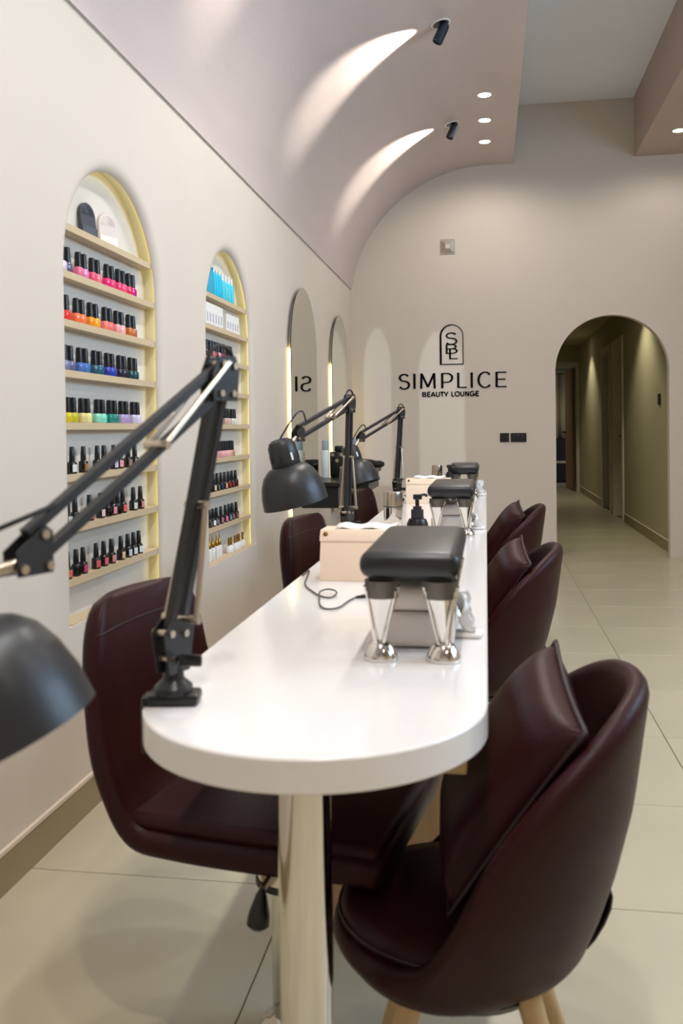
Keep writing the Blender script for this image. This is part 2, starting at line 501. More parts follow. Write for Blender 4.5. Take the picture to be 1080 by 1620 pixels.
# far room contents
cu = thing('curtain', 'long beige curtain hanging in the far room', 'curtain', (1.40, 19.0, 0))
rows = []
for z in (0.75, 1.5, 2.2):
    rows.append([(-0.62 + 1.2 * k / 60, 0.05 * math.sin(k * 0.9) + 0.02 * math.sin(k * 0.37), z) for k in range(61)])
c_o = MB().grid(rows).build('drape', M_CURTAIN, cu, smooth=True, angle=80)
sm = c_o.modifiers.new('solid', 'SOLIDIFY'); sm.thickness = 0.006
MB().tube((-0.75, 0, 2.24), (0.75, 0, 2.24), 0.015).build('rod', M_STEEL, cu)
cb = thing('low_cabinet', 'black low cabinet under the curtain in the far room', 'cabinet', (1.40, 18.6, 0))
MB().rbox((-0.5, -0.2, 0.02), (0.5, 0.25, 0.88), 0.01).build('body', M_DARK, cb)
for s in (-1, 1):
    MB().rbox((s * 0.25 - 0.235, -0.222, 0.06), (s * 0.25 + 0.235, -0.202, 0.84), 0.006).build('door', M_DARK, cb)
fc = thing('metal_chair', 'small pale metal chair in the far room', 'chair', (1.36, 17.2, 0), 0.15)
MB().rbox((-0.2, -0.2, 0.44), (0.2, 0.2, 0.47), 0.012).build('seat', M_CURTAIN, fc)
for sx in (-1, 1):
    for sy in (-1, 1):
        MB().tube((sx * 0.18, sy * 0.18, 0.46), (sx * 0.21, sy * 0.21, 0.0), 0.011).build('leg', M_WHITE, fc)
MB().path([(-0.19, -0.19, 0.46), (-0.22, -0.19, 0.7), (-0.23, -0.12, 0.82), (-0.23, 0.12, 0.82), (-0.22, 0.19, 0.7), (-0.19, 0.19, 0.46)], 0.012).build('back_frame', M_WHITE, fc)
MB().rbox((-0.235, -0.16, 0.66), (-0.215, 0.16, 0.78), 0.008).build('backrest', M_CURTAIN, fc)
# thermostat on corridor wall
th = thing('wall_thermostat', 'small black thermostat on the corridor wall', 'thermostat', (COR_XR, 8.62, 1.36))
MB().rbox((-0.012, -0.045, -0.05), (0, 0.045, 0.05), 0.004).build('body', M_SOCKET, th)
MB().rbox((-0.0135, -0.03, -0.01), (-0.0115, 0.03, 0.035), 0.001).build('screen', M_BLACKP, th)
tag(th, 'small black thermostat on the corridor wall', 'thermostat')

def spot_light(name, loc, aim, power, size, blend, color, radius, parent):
    l = bpy.data.lights.new(name, 'SPOT')
    l.energy = power; l.spot_size = math.radians(size); l.spot_blend = blend; l.color = color; l.shadow_soft_size = radius
    o = bpy.data.objects.new(name, l)
    COL.objects.link(o)
    o.parent = parent
    o.location = loc
    o.rotation_euler = Vector(aim).to_track_quat('-Z', 'Y').to_euler()
    return o

def downlight(loc, label, power, group, size=150, color=WARM, r=0.042):
    t = thing('downlight', label, 'ceiling light', loc, group=group)
    MB().lathe([(r * 0.98, 0.004), (r * 1.12, 0.0), (r * 1.14, -0.003), (r * 1.06, -0.006), (r * 0.98, -0.003)], n=28, cap=False).build('trim_ring', M_WHITE, t, True)
    MB().lathe([(r * 0.0, -0.0015), (r, -0.0015), (r, 0.003)], n=28, cap=False).build('diffuser', M_LAMPDISC, t)
    spot_light('downlight_beam', (0, 0, -0.012), (0, 0, -1), power, size, 0.55, color, r, t)
    return t
def dl(x, y, z, label, power=DOWN_W, **k):
    return downlight((x, y, z), label, power, k.pop('group', 'recessed downlights'), **k)
for k, y in enumerate((6.22, 6.727, 7.23)):
    dl(0.010, y, Z_FLAT, ['round white downlight farthest from the back wall on the cove', 'middle round white downlight of three on the cove', 'round white downlight nearest the back wall on the cove'][k], power=9.0, size=168)
for k, y in enumerate((3.30, 3.80, 4.30)):
    dl(0.010, y, Z_FLAT, '%s neutral downlight on the cove over the table, outside the frame' % ORD[k])
dl(0.010, 0.15, Z_FLAT, 'added warm fill downlight on the cove above the viewpoint, outside the frame', power=44.0, color=(1.0, 0.88, 0.76))  # unseen fill added to lift the table rim, tissue box and floor
for k, y in enumerate((0.75, 1.25, 1.75)):
    dl(0.010, y, Z_FLAT, '%s white downlight on the cove near the viewpoint, outside the frame' % ORD[k], power=19.0, color=(0.97, 0.97, 0.97), group='cool downlights near the viewpoint')
dl(1.477, 7.25, 3.38, 'round white downlight on the dropped soffit at the right edge', power=7.0, size=168)
for k, y in enumerate((5.4, 3.5, 1.6, -0.3)):
    dl(1.477, y, 3.38, '%s hidden soffit downlight counting from the back wall, outside the frame' % ORD[k], power=14.0)
for y in (9.3, 14.0):
    dl(1.18, y, 2.5, 'small downlight in the corridor ceiling, %s' % ('nearer the arch' if y < 10 else 'nearer the end doorway'), power=25.0, group='corridor downlights', color=(1.0, 0.95, 0.72), size=110)

dl(0.9, 17.6, 2.5, 'added fill downlight in the far room ceiling, hidden by the arch', power=14.0, group='corridor downlights', color=(1.0, 0.93, 0.74), size=140)  # unseen lamp added so the curtain and chair beyond show up

# --- light thrown on the back wall in two soft arch shapes (standing in for mirror reflections), from an added, unseen projector
def added_arch_projector():
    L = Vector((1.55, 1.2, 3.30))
    l = bpy.data.lights.new('mirror_bounce_fill', 'SPOT')
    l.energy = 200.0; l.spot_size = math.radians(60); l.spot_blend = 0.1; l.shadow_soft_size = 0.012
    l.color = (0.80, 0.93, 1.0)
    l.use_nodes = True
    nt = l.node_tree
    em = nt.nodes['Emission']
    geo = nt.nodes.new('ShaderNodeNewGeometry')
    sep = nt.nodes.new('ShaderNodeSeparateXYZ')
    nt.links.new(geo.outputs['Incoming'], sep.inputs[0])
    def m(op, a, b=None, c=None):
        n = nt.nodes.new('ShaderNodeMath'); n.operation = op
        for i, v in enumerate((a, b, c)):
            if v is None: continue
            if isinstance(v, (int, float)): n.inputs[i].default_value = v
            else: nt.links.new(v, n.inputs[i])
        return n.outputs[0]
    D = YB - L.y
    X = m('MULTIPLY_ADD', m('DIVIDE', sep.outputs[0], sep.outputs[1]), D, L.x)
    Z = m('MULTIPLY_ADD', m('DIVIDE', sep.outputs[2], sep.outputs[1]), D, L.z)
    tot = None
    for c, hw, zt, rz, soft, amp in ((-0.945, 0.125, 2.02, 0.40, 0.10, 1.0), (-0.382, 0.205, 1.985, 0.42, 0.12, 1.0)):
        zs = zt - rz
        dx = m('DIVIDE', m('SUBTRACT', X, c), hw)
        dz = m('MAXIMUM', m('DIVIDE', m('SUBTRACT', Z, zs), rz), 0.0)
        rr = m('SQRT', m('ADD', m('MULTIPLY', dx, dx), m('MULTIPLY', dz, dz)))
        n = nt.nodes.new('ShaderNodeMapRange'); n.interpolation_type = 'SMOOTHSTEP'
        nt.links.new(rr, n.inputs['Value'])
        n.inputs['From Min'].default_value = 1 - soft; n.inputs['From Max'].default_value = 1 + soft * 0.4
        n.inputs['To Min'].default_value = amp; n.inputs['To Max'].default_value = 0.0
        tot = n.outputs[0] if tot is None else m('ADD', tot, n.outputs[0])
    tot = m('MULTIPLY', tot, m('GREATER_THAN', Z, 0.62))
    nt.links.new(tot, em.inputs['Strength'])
    t = thing('added_arch_projector', 'added unseen projector on the soffit, imitating light bounced off the mirrors', 'spotlight', L)
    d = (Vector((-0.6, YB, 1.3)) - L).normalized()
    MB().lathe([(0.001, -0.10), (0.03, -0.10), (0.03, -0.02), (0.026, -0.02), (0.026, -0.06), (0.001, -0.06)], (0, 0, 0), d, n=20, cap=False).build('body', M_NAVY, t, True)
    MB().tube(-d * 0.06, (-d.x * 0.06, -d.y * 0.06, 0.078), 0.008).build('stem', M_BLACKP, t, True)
    o = bpy.data.objects.new('mirror_bounce_fill', l); COL.objects.link(o); o.parent = t
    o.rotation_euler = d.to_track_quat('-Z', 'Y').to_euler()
added_arch_projector()

# --- adjustable spotlights on the cove
def ceiling_spot(y, label):
    t = thing('ceiling_spotlight', label, 'spotlight', (-0.227, y * 0.9868, 3.3553), group='adjustable spotlights on the cove')
    t.rotation_euler = (0, -0.2135, 0)
    MB().lathe([(0.048, 0.002), (0.056, 0.0), (0.056, -0.004), (0.046, -0.005), (0.044, -0.001)], n=28, cap=False).build('trim_ring', M_WHITE, t, True)
    MB().lathe([(0.0, -0.0012), (0.044, -0.0012), (0.044, 0.003)], n=24, cap=False).build('recess', M_BLACKP, t)
    ax = Vector((-0.60, -0.10, -0.79)).normalized()
    p0 = Vector((0.010, 0, -0.030))
    MB().lathe([(0.0, -0.034), (0.016, -0.030), (0.026, -0.018), (0.029, 0.0), (0.029, 0.085), (0.026, 0.088), (0.024, 0.08), (0.0, 0.078)], p0, ax, n=24, cap=False).build('body', M_NAVY, t, True)
    MB().tube((0.01, 0, 0.0), tuple(p0), 0.011).build('swivel', M_BLACKP, t, True)
    spot_light('spot_beam', tuple(p0 + Vector((-0.082, -0.01, -0.024))), (-1.0, -0.03, 0.0), SPOT_W, 62, 0.65, (1.0, 0.92, 0.80), 0.012, t)
    return t
ceiling_spot(5.093, 'black adjustable spotlight on the cove, nearer of two in view')
ceiling_spot(6.776, 'black adjustable spotlight on the cove closest to the back wall')
ceiling_spot(3.41, 'black adjustable spotlight on the cove, just above the frame')

# ================================================================== NICHES AND SHELVES
SH_FRONT, SH_BACK, SH_T = -1.199, -1.240, 0.021
SHELF_Z = [1.712, 1.572, 1.430, 1.283, 1.130, 0.978, 0.827, 0.671]    # undersides
def niche(q):
    c, zb = q['c'], q['zb']
    t = thing('niche_shelves', 'arched wall niche with eight beige shelves, %s' % ('holding mostly bright polish, nearest the camera' if q['n'] == 'nearer' else 'with turquoise products on its top shelf'), 'shelf', (0, c, 0))
    t['group'] = 'arched niches in the left wall'
    HN = HW_I + 0.016
    ol = outline(HN, zb)
    mb = MB().grid([[(XL - 0.023, y, z) for y, z in ol], [(SH_BACK - 0.002, y, z) for y, z in ol]])
    mb.add([(XL - 0.023, -HN, zb), (XL - 0.023, HN, zb), (SH_BACK - 0.002, HN, zb), (SH_BACK - 0.002, -HN, zb)], [(0, 1, 2, 3)])
    mb.grid([[(XL - 0.0232, y, z) for y, z in outline(HW_I, zb)], [(XL - 0.0232, y, z) for y, z in outline(HN + 0.002, zb)]])
    mb.build('side_lining', M_NSIDE, t, True, 30)
    MB().prism(ol, lambda y, z: (SH_BACK - 0.002, y, z), lambda y, z: (SH_BACK - 0.02, y, z)).build('back_panel', M_NICHE, t)
    MB().grid([[(XL - 0.0245, y, z) for y, z in outline(HW_I + 0.003, zb)], [(XL - 0.0245, y, z) for y, z in outline(HW_I + 0.013, zb)]]).build('led_strip', M_LED, t, label='yellow strip light hidden behind the niche edge')
    for z in SHELF_Z:
        hw = HW_I + 0.014 if z + SH_T < ZS else math.sqrt((HW_I + 0.014) ** 2 - (z + SH_T - ZS) ** 2)
        MB().box((SH_BACK, -hw + 0.003, z), (SH_FRONT, hw - 0.003, z + SH_T)).build('shelf', M_SHELF, t)
    MB().box((SH_BACK, -HW_I + 0.003, zb), (XL - 0.004, HW_I - 0.003, zb + 0.004)).build('sill', M_SHELF, t)
    return t
for q in NICHES:
    niche(q)
BX = -1.2165     # bottle line

# bottle kinds: shared meshes, each bottle is an object with body, cap and (slim kind) swatch parts
def rsq(w, z, n=20, p=4.0):
    pts = []
    for i in range(n):
        t = 2 * PI * i / n
        cx, sy = math.cos(t), math.sin(t)
        k = (abs(cx) ** p + abs(sy) ** p) ** (-1 / p)
        pts.append((w * k * cx, w * k * sy, z))
    return pts
mb = MB().grid([rsq(0.0005, 0, p=2), rsq(0.0125, 0.0), rsq(0.0138, 0.002), rsq(0.0140, 0.020), rsq(0.0128, 0.0265, p=3), rsq(0.0095, 0.0295, p=2.4), rsq(0.0075, 0.031, p=2), rsq(0.0005, 0.031, p=2)], close=True)
SQUAT = mb
mb = MB().lathe([(0.0005, 0.030), (0.0112, 0.030), (0.0112, 0.036), (0.0100, 0.060), (0.0092, 0.0725), (0.0075, 0.0745), (0.0005, 0.0745)], n=16, cap=False)
SQUATCAP_ME = mb.mesh('cap', M_GLOSSBLK, True, 35)
SQUAT_ME = {}
mb = MB().grid([rsq(0.0005, 0, p=2), rsq(0.0118, 0.0, p=3), rsq(0.0130, 0.002, p=3), rsq(0.0130, 0.030, p=3), rsq(0.0112, 0.0345, p=2.4), rsq(0.0070, 0.0375, p=2), rsq(0.0005, 0.0375, p=2)], close=True)
SLIM_ME = mb.mesh('bottle_body', M_BOTGLASS, True, 40)
mb = MB().lathe([(0.0005, 0.036), (0.0088, 0.036), (0.0086, 0.048), (0.0066, 0.0785), (0.0055, 0.080), (0.0005, 0.080)], n=16, cap=False)
SLIMCAP_ME = mb.mesh('cap', M_GLOSSBLK, True, 35)
SW_ME = {}
def squat_bottle(y, z, rgb, label, group):
    if rgb not in SQUAT_ME:
        SQUAT_ME[rgb] = SQUAT.mesh('bottle_body', polish(rgb), True, 40)
    t = thing('nail_polish_bottle', label, 'nail polish', (BX, y, z), random.uniform(-0.12, 0.12) - 0.35, group)
    link('bottle_body', SQUAT_ME[rgb], t); link('cap', SQUATCAP_ME, t)
    return t
def slim_bottle(y, z, rgb, label, group):
    t = thing('gel_polish_bottle', label, 'nail polish', (BX, y, z), random.uniform(-0.15, 0.15) - 0.40, group)
    link('bottle_body', SLIM_ME, t); link('cap', SLIMCAP_ME, t)
    if rgb:
        if rgb not in SW_ME:
            SW_ME[rgb] = MB().rbox((0.0122, -0.0078, 0.005), (0.0138, 0.0078, 0.027), 0.0007, 1).mesh('colour_swatch', labelmat(rgb))
        link('colour_swatch', SW_ME[rgb], t)
    return t
def cname(rgb):
    import colorsys
    h, l, s = colorsys.rgb_to_hls(*[x / 255 for x in rgb])
    h *= 360
    if l < 0.10: return 'black'
    if s < 0.14: return 'white' if l > 0.85 else ('grey' if l > 0.4 else 'charcoal')
    if h < 12 or h > 345:
        return 'pale pink' if l > 0.78 else ('coral' if l > 0.6 else ('red' if l > 0.3 else 'dark red'))
    if h < 42: return 'peach' if l > 0.72 else ('orange' if s > 0.7 else ('tan' if l > 0.5 else 'brown'))
    if h < 70: return 'pale yellow' if l > 0.7 else ('yellow' if s > 0.5 else 'olive')
    if h < 170: return 'mint' if l > 0.6 else 'green'
    if h < 200: return 'teal'
    if h < 250: return 'navy' if l < 0.25 else ('blue' if l < 0.75 else 'pale blue')
    if h < 290: return 'lilac'
    return 'pale lilac' if l > 0.8 else ('pink' if l > 0.6 else 'magenta')
def row(nn, idx, zshelf, kind, ys, cols):
    g = 'polish bottles on the %s shelf of the %s niche' % (ORD[idx], nn)
    for i, (y, rgb) in enumerate(zip(ys, cols)):
        cn = cname(rgb) if rgb else 'plain black'
        nm = 'polish' if kind == 'squat' else 'gel polish'
        lab = '%s %s bottle, %s from left, %s bottle row down, %s niche' % (cn, nm, ORD[i], ORD[idx - 1], nn)
        (squat_bottle if kind == 'squat' else slim_bottle)(y, zshelf + SH_T + 0.0006, rgb, lab, g)
def pair(cs):
    return [c for c in cs for _ in (0, 1)]
N1 = 'nearer'
row(N1, 1, SHELF_Z[1], 'squat', [2.459, 2.495, 2.568, 2.605, 2.664, 2.701, 2.774, 2.811, 2.866, 2.904, 2.953, 2.988], [(226, 206, 224), (90, 84, 110), (240, 118, 150), (232, 140, 190), (240, 84, 122), (244, 128, 140), (246, 28, 120), (244, 70, 120), (248, 58, 110), (250, 90, 130), (238, 40, 92), (206, 10, 132)])
row(N1, 2, SHELF_Z[2], 'squat', [2.445, 2.480, 2.548, 2.584, 2.644, 2.682, 2.753, 2.789, 2.846, 2.884, 2.950, 2.986], [(232, 40, 36), (240, 50, 40), (252, 112, 62), (250, 124, 66), (250, 150, 20), (252, 172, 48), (248, 132, 122), (248, 120, 110), (252, 164, 168), (252, 190, 184), (206, 112, 42), (190, 106, 76)])
row(N1, 3, SHELF_Z[3], 'squat', [2.466, 2.502, 2.564, 2.602, 2.669, 2.705, 2.766, 2.801, 2.864, 2.900, 2.959, 2.995], [(120, 124, 160), (96, 100, 134), (70, 110, 178), (64, 120, 190), (10, 84, 108), (12, 90, 112), (30, 52, 170), (20, 60, 176), (24, 20, 48), (26, 22, 52), (12, 62, 70), (24, 76, 80)])
row(N1, 4, SHELF_Z[4], 'squat', [2.479, 2.515, 2.574, 2.610, 2.684, 2.720, 2.779, 2.815, 2.874, 2.910, 2.975, 3.011], [(210, 194, 20), (200, 190, 30), (222, 206, 134), (240, 230, 150), (140, 218, 190), (130, 222, 190), (6, 136, 122), (10, 130, 116), (178, 158, 200), (168, 150, 196), (206, 194, 222), (222, 212, 232)])
GR, PKL = (226, 226, 220), (226, 150, 160)
row(N1, 5, SHELF_Z[5], 'slim', [2.455, 2.504, 2.580, 2.679, 2.729, 2.806, 2.853, 2.926, 2.985], [None, (222, 224, 218), (146, 112, 66), None, (150, 130, 104), (214, 200, 222), (232, 160, 164), (150, 120, 112), (172, 150, 140)])
row(N1, 6, SHELF_Z[6], 'slim', [2.468, 2.517, 2.616, 2.697, 2.750, 2.790, 2.828, 2.873, 2.966, 3.030], [(206, 204, 202), (186, 192, 200), (228, 130, 128), (226, 206, 200), None, (226, 146, 156), None, (234, 100, 92), (218, 216, 208), (220, 140, 144)])
row(N1, 7, SHELF_Z[7], 'slim', [2.461, 2.518, 2.565, 2.658, 2.715, 2.774, 2.851, 2.910, 2.961, 3.008], [(212, 110, 96), None, (190, 66, 120), (206, 92, 98), (220, 104, 112), (216, 136, 148), (226, 190, 142), (206, 204, 216), (216, 218, 220), (212, 222, 226)])
N2 = 'farther'
row(N2, 2, SHELF_Z[2], 'squat', [3.785, 3.822, 3.870, 3.907, 3.955, 3.992, 4.045, 4.082, 4.160, 4.197], [(60, 26, 34), (70, 30, 40), (150, 60, 70), (190, 120, 130), (130, 34, 50), (206, 180, 190), (140, 26, 44), (120, 20, 36), (110, 40, 60), (200, 110, 120)])
row(N2, 3, SHELF_Z[3], 'squat', [3.80, 3.836, 3.93, 3.966, 4.03, 4.066, 4.18, 4.216], [(210, 196, 190), (214, 204, 200), (190, 150, 144), (200, 160, 150), (180, 140, 140), (206, 170, 164), (60, 56, 60), (190, 184, 190)])
row(N2, 4, SHELF_Z[4], 'squat', [3.797, 3.833, 3.870, 3.908, 3.976, 4.014, 4.098, 4.135, 4.207, 4.244], [(226, 200, 190), (240, 226, 216), (196, 156, 150), (206, 170, 160), (214, 180, 170), (220, 184, 172), (206, 170, 152), (226, 190, 180), (224, 214, 200), (230, 226, 214)])
row(N2, 5, SHELF_Z[5], 'squat', [3.834, 3.872, 3.928, 3.966, 4.000, 4.037, 4.078, 4.115, 4.160, 4.197], [(230, 170, 170), (226, 160, 160), (240, 190, 190), (226, 150, 156), (232, 160, 166), (236, 176, 176), (236, 176, 176), (240, 190, 186), (236, 170, 152), (206, 130, 110)])
row(N2, 6, SHELF_Z[6], 'slim', [3.847, 3.894, 3.951, 4.011, 4.071, 4.134, 4.192, 4.254], [None, (226, 214, 160), (84, 102, 84), (44, 54, 120), (240, 160, 120), (168, 44, 44), (140, 30, 32), (64, 20, 24)])
row(N2, 7, SHELF_Z[7], 'slim', [3.826, 3.881, 3.933, 4.002, 4.073, 4.136, 4.190, 4.256], [(96, 90, 80), (236, 232, 236), (120, 120, 136), (176, 120, 136), (228, 116, 160), (120, 140, 150), (140, 100, 100), (130, 104, 100)])

# arched fans / speakers on the top shelf of the nearer niche
def arch_panel(y, rgb, label, tilt, yaw=0.0):
    t = thing('arched_ornament', label, 'ornament', (-1.219, y, SHELF_Z[0] + SH_T + 0.0006), yaw)
    hw, h = 0.040, 0.105
    ol = [(-hw, 0), (hw, 0)] + [(hw * math.cos(PI * k / 20), h - hw + hw * math.sin(PI * k / 20)) for k in range(21)]
    m = mat('panel_%d' % rgb[0], rgb, 0.4)
    MB().prism(ol, lambda a, z: (0.004 - tilt * z, a, z), lambda a, z: (-0.004 - tilt * z, a, z)).build('plate', m, t)
    for k in range(1, 5):
        r = hw * (0.95 - 0.19 * k)
        pts = [(0.0046 - tilt * (h - hw + r * math.sin(PI * j / 16)), r * math.cos(PI * j / 16), h - hw + r * math.sin(PI * j / 16)) for j in range(17)]
        MB().path(pts, 0.0012, 5).build('rib', m, t)
    MB().box((0.004, -hw, 0), (0.0046, hw, 0.03)).build('lower_band', mat('panelband_%d' % rgb[0], tuple(min(255, x + 22) for x in rgb), 0.5), t)
arch_panel(2.655, (62, 66, 76), 'dark grey arched ornament with concentric ribs on the top niche shelf', 0.10, -0.15)
arch_panel(2.80, (226, 212, 204), 'cream arched ornament with concentric ribs on the top niche shelf', 0.06, -0.36)
# turquoise products on the farther niche's top shelf
TZ = SHELF_Z[0] + SH_T + 0.0006
TQ = [(0, 168, 206), (6, 190, 226), (70, 206, 226)]
def tq(name, kind, y, i, label):
    t = thing(name, label, 'beauty product', (BX, y, TZ), 0.0 if kind == 'box' else -0.3, 'turquoise products on the top shelf of the farther niche')
    if kind == 'box':
        m = mat('turq0', TQ[0], 0.35)
        MB().rbox((-0.016, -0.040, 0), (0.016, 0.040, 0.112), 0.004).build('carton', m, t)
        MB().rbox((-0.017, -0.041, 0.106), (0.017, 0.041, 0.119), 0.003).build('lid', mat('turq0d', (0, 130, 170), 0.35), t)
    elif kind == 'tube':
        m = mat('turq1', TQ[1], 0.3)
        MB().lathe([(0.0005, 0), (0.013, 0), (0.0145, 0.004), (0.0145, 0.10), (0.007, 0.11), (0.0005, 0.11)], n=16, cap=False).build('bottle', m, t, True)
        MB().lathe([(0.0068, 0.109), (0.0068, 0.122), (0.0005, 0.122)], n=12, cap=False).build('neck', M_CHROME, t, True)
    else:
        m = mat('turq2', TQ[2], 0.3)
        MB().lathe([(0.0005, 0), (0.013, 0), (0.0145, 0.004), (0.0145, 0.085), (0.0095, 0.092), (0.0005, 0.092)], n=16, cap=False).build('bottle', m, t, True)
        MB().lathe([(0.0085, 0.091), (0.0085, 0.122), (0.0005, 0.124)], n=14, cap=False).build('cap', M_WHITE, t, True)
tq('product_carton', 'box', 3.855, 0, 'tall turquoise carton at the left end of the top shelf')
for k, y in enumerate((3.945, 3.985, 4.025)):
    tq('product_bottle', 'tube', y, k, '%s of three turquoise bottles with short chrome necks, counting from the carton' % ORD[k])
for k, y in enumerate((4.080, 4.130, 4.180, 4.228)):
    tq('product_bottle', 'cap', y, k, '%s of four pale turquoise bottles with white caps, from the left' % ORD[k])
# white cartons on the next shelf
for k, y in enumerate((3.800, 3.842, 3.884, 3.926, 3.968, 4.010, 4.115, 4.157, 4.199, 4.241, 4.283)):
    tall = k < 6
    h = 0.094 if tall else 0.080
    t = thing('white_carton', '%s white carton, %s of the %s group, second shelf, farther niche' % ('tall' if tall else 'short', ORD[k if tall else k - 6], 'left' if tall else 'right'), 'carton', (BX, y, SHELF_Z[1] + SH_T + 0.0006), -0.1, 'white cartons on the second shelf of the farther niche')
    MB().rbox((-0.016, -0.0185, 0), (0.016, 0.0185, h), 0.0012, 1).build('box', M_WHITE, t)
    MB().box((0.016, -0.006, 0.012), (0.0163, 0.006, h * 0.55)).build('printed_panel', mat('print_grey', (176, 176, 190), 0.5), t)
# white bottles with gold caps on the farther niche's sill
SZ = NICHES[1]['zb'] + 0.0046
for k, y in enumerate((3.812, 3.860, 3.920, 3.962)):
    t = thing('dropper_bottle', '%s of four tall white bottles with pointed gold caps on the sill' % ORD[k], 'bottle', (-1.214, y, SZ), 0, 'gold capped bottles on the sill of the farther niche')
    MB().lathe([(0.0005, 0), (0.0115, 0), (0.0125, 0.002), (0.0125, 0.052), (0.010, 0.058), (0.0005, 0.058)], n=16, cap=False).build('bottle_body', M_WHITE, t, True)
    MB().lathe([(0.0092, 0.058), (0.0092, 0.072), (0.0062, 0.080), (0.0030, 0.094), (0.0016, 0.118), (0.0005, 0.120)], n=14, cap=False).build('cap', M_GOLD, t, True)
for k, y in enumerate((4.112, 4.150, 4.216, 4.255, 4.292, 4.355)):
    t = thing('brush_bottle', '%s of six small white bottles with slim gold caps, from the left' % ORD[k], 'bottle', (-1.214, y, SZ), 0, 'gold capped bottles on the sill of the farther niche')
    MB().lathe([(0.0005, 0), (0.0125, 0), (0.0135, 0.002), (0.0135, 0.026), (0.008, 0.033), (0.0005, 0.033)], n=16, cap=False).build('bottle_body', M_WHITE, t, True)
    MB().lathe([(0.0052, 0.033), (0.0046, 0.070), (0.0005, 0.071)], n=12, cap=False).build('cap', M_GOLD, t, True)

# ================================================================== MIRRORS
def mirror(y0, y1, label):
    c, hw = (y0 + y1) / 2, (y1 - y0) / 2
    zs, zb = 2.027 - hw, 0.50
    t = thing('arched_mirror', label, 'mirror', (XL, c, 0), group='backlit arched mirrors')
    MB().prism(outline(hw, zb, zs), lambda y, z: (0.027, y, z), lambda y, z: (0.0225, y, z)).build('edge_pane', M_MEDGE, t)
    o = outline(hw - 0.002, zb + 0.002, zs)
    MB().prism(o, lambda y, z: (0.0274, y, z), lambda y, z: (0.0268, y, z)).build('mirror_glass', M_MIRROR, t)
    oi = outline(hw - 0.05, zb + 0.05, zs)
    MB().prism(oi, lambda y, z: (0.0225, y, z), lambda y, z: (0.0, y, z)).build('backing_box', M_WHITE, t)
    ol = outline(hw - 0.040, zb + 0.045, zs)
    for sg in (-1, 1):
        MB().box((0.006, sg * (hw - 0.030) - 0.003, zb + 0.05), (0.018, sg * (hw - 0.030) + 0.003, zs)).build('led_strip', M_LEDM, t, label='warm glowing strip light behind the mirror edge')
mirror(5.26, 6.09, 'arched backlit mirror nearer the niches, reflecting part of the sign')
mirror(6.70, 7.53, 'arched backlit mirror closest to the back wall corner')

# ================================================================== WALL SIGN
sign = thing('wall_sign', 'black raised lettering and arched emblem on the back wall', 'sign', (0, YB, 0))
def ribbon(mb, pts, widths, d0=-0.006, d1=0.0):
    """flat stroke in the x-z plane with thickness in y"""
    pts = [Vector((p[0], p[1])) for p in pts]
    pts = [p for i, p in enumerate(pts) if i == 0 or (p - pts[i - 1]).length > 1e-5]
    n = len(pts)
    L, Rr = [], []
    for i, p in enumerate(pts):
        d = (pts[min(i + 1, n - 1)] - pts[max(i - 1, 0)]).normalized()
        nn = Vector((-d.y, d.x))
        w = widths(d) / 2 if callable(widths) else widths / 2
        if 0 < i < n - 1:
            d_a = (pts[i] - pts[i - 1]).normalized(); d_b = (pts[i + 1] - pts[i]).normalized()
            w = w / max(0.45, math.cos(d_a.angle(d_b) / 2))
        L.append(p + nn * w); Rr.append(p - nn * w)
    for i in range(n - 1):
        q = [L[i], L[i + 1], Rr[i + 1], Rr[i]]
        mb.prism([(a.x, a.y) for a in q], lambda x, z: (x, d0, z), lambda x, z: (x, d1, z))
def arc(cx, cz, rx, rz, a, b, n=14):
    return [(cx + rx * math.cos(math.radians(a + (b - a) * k / n)), cz + rz * math.sin(math.radians(a + (b - a) * k / n))) for k in range(n + 1)]
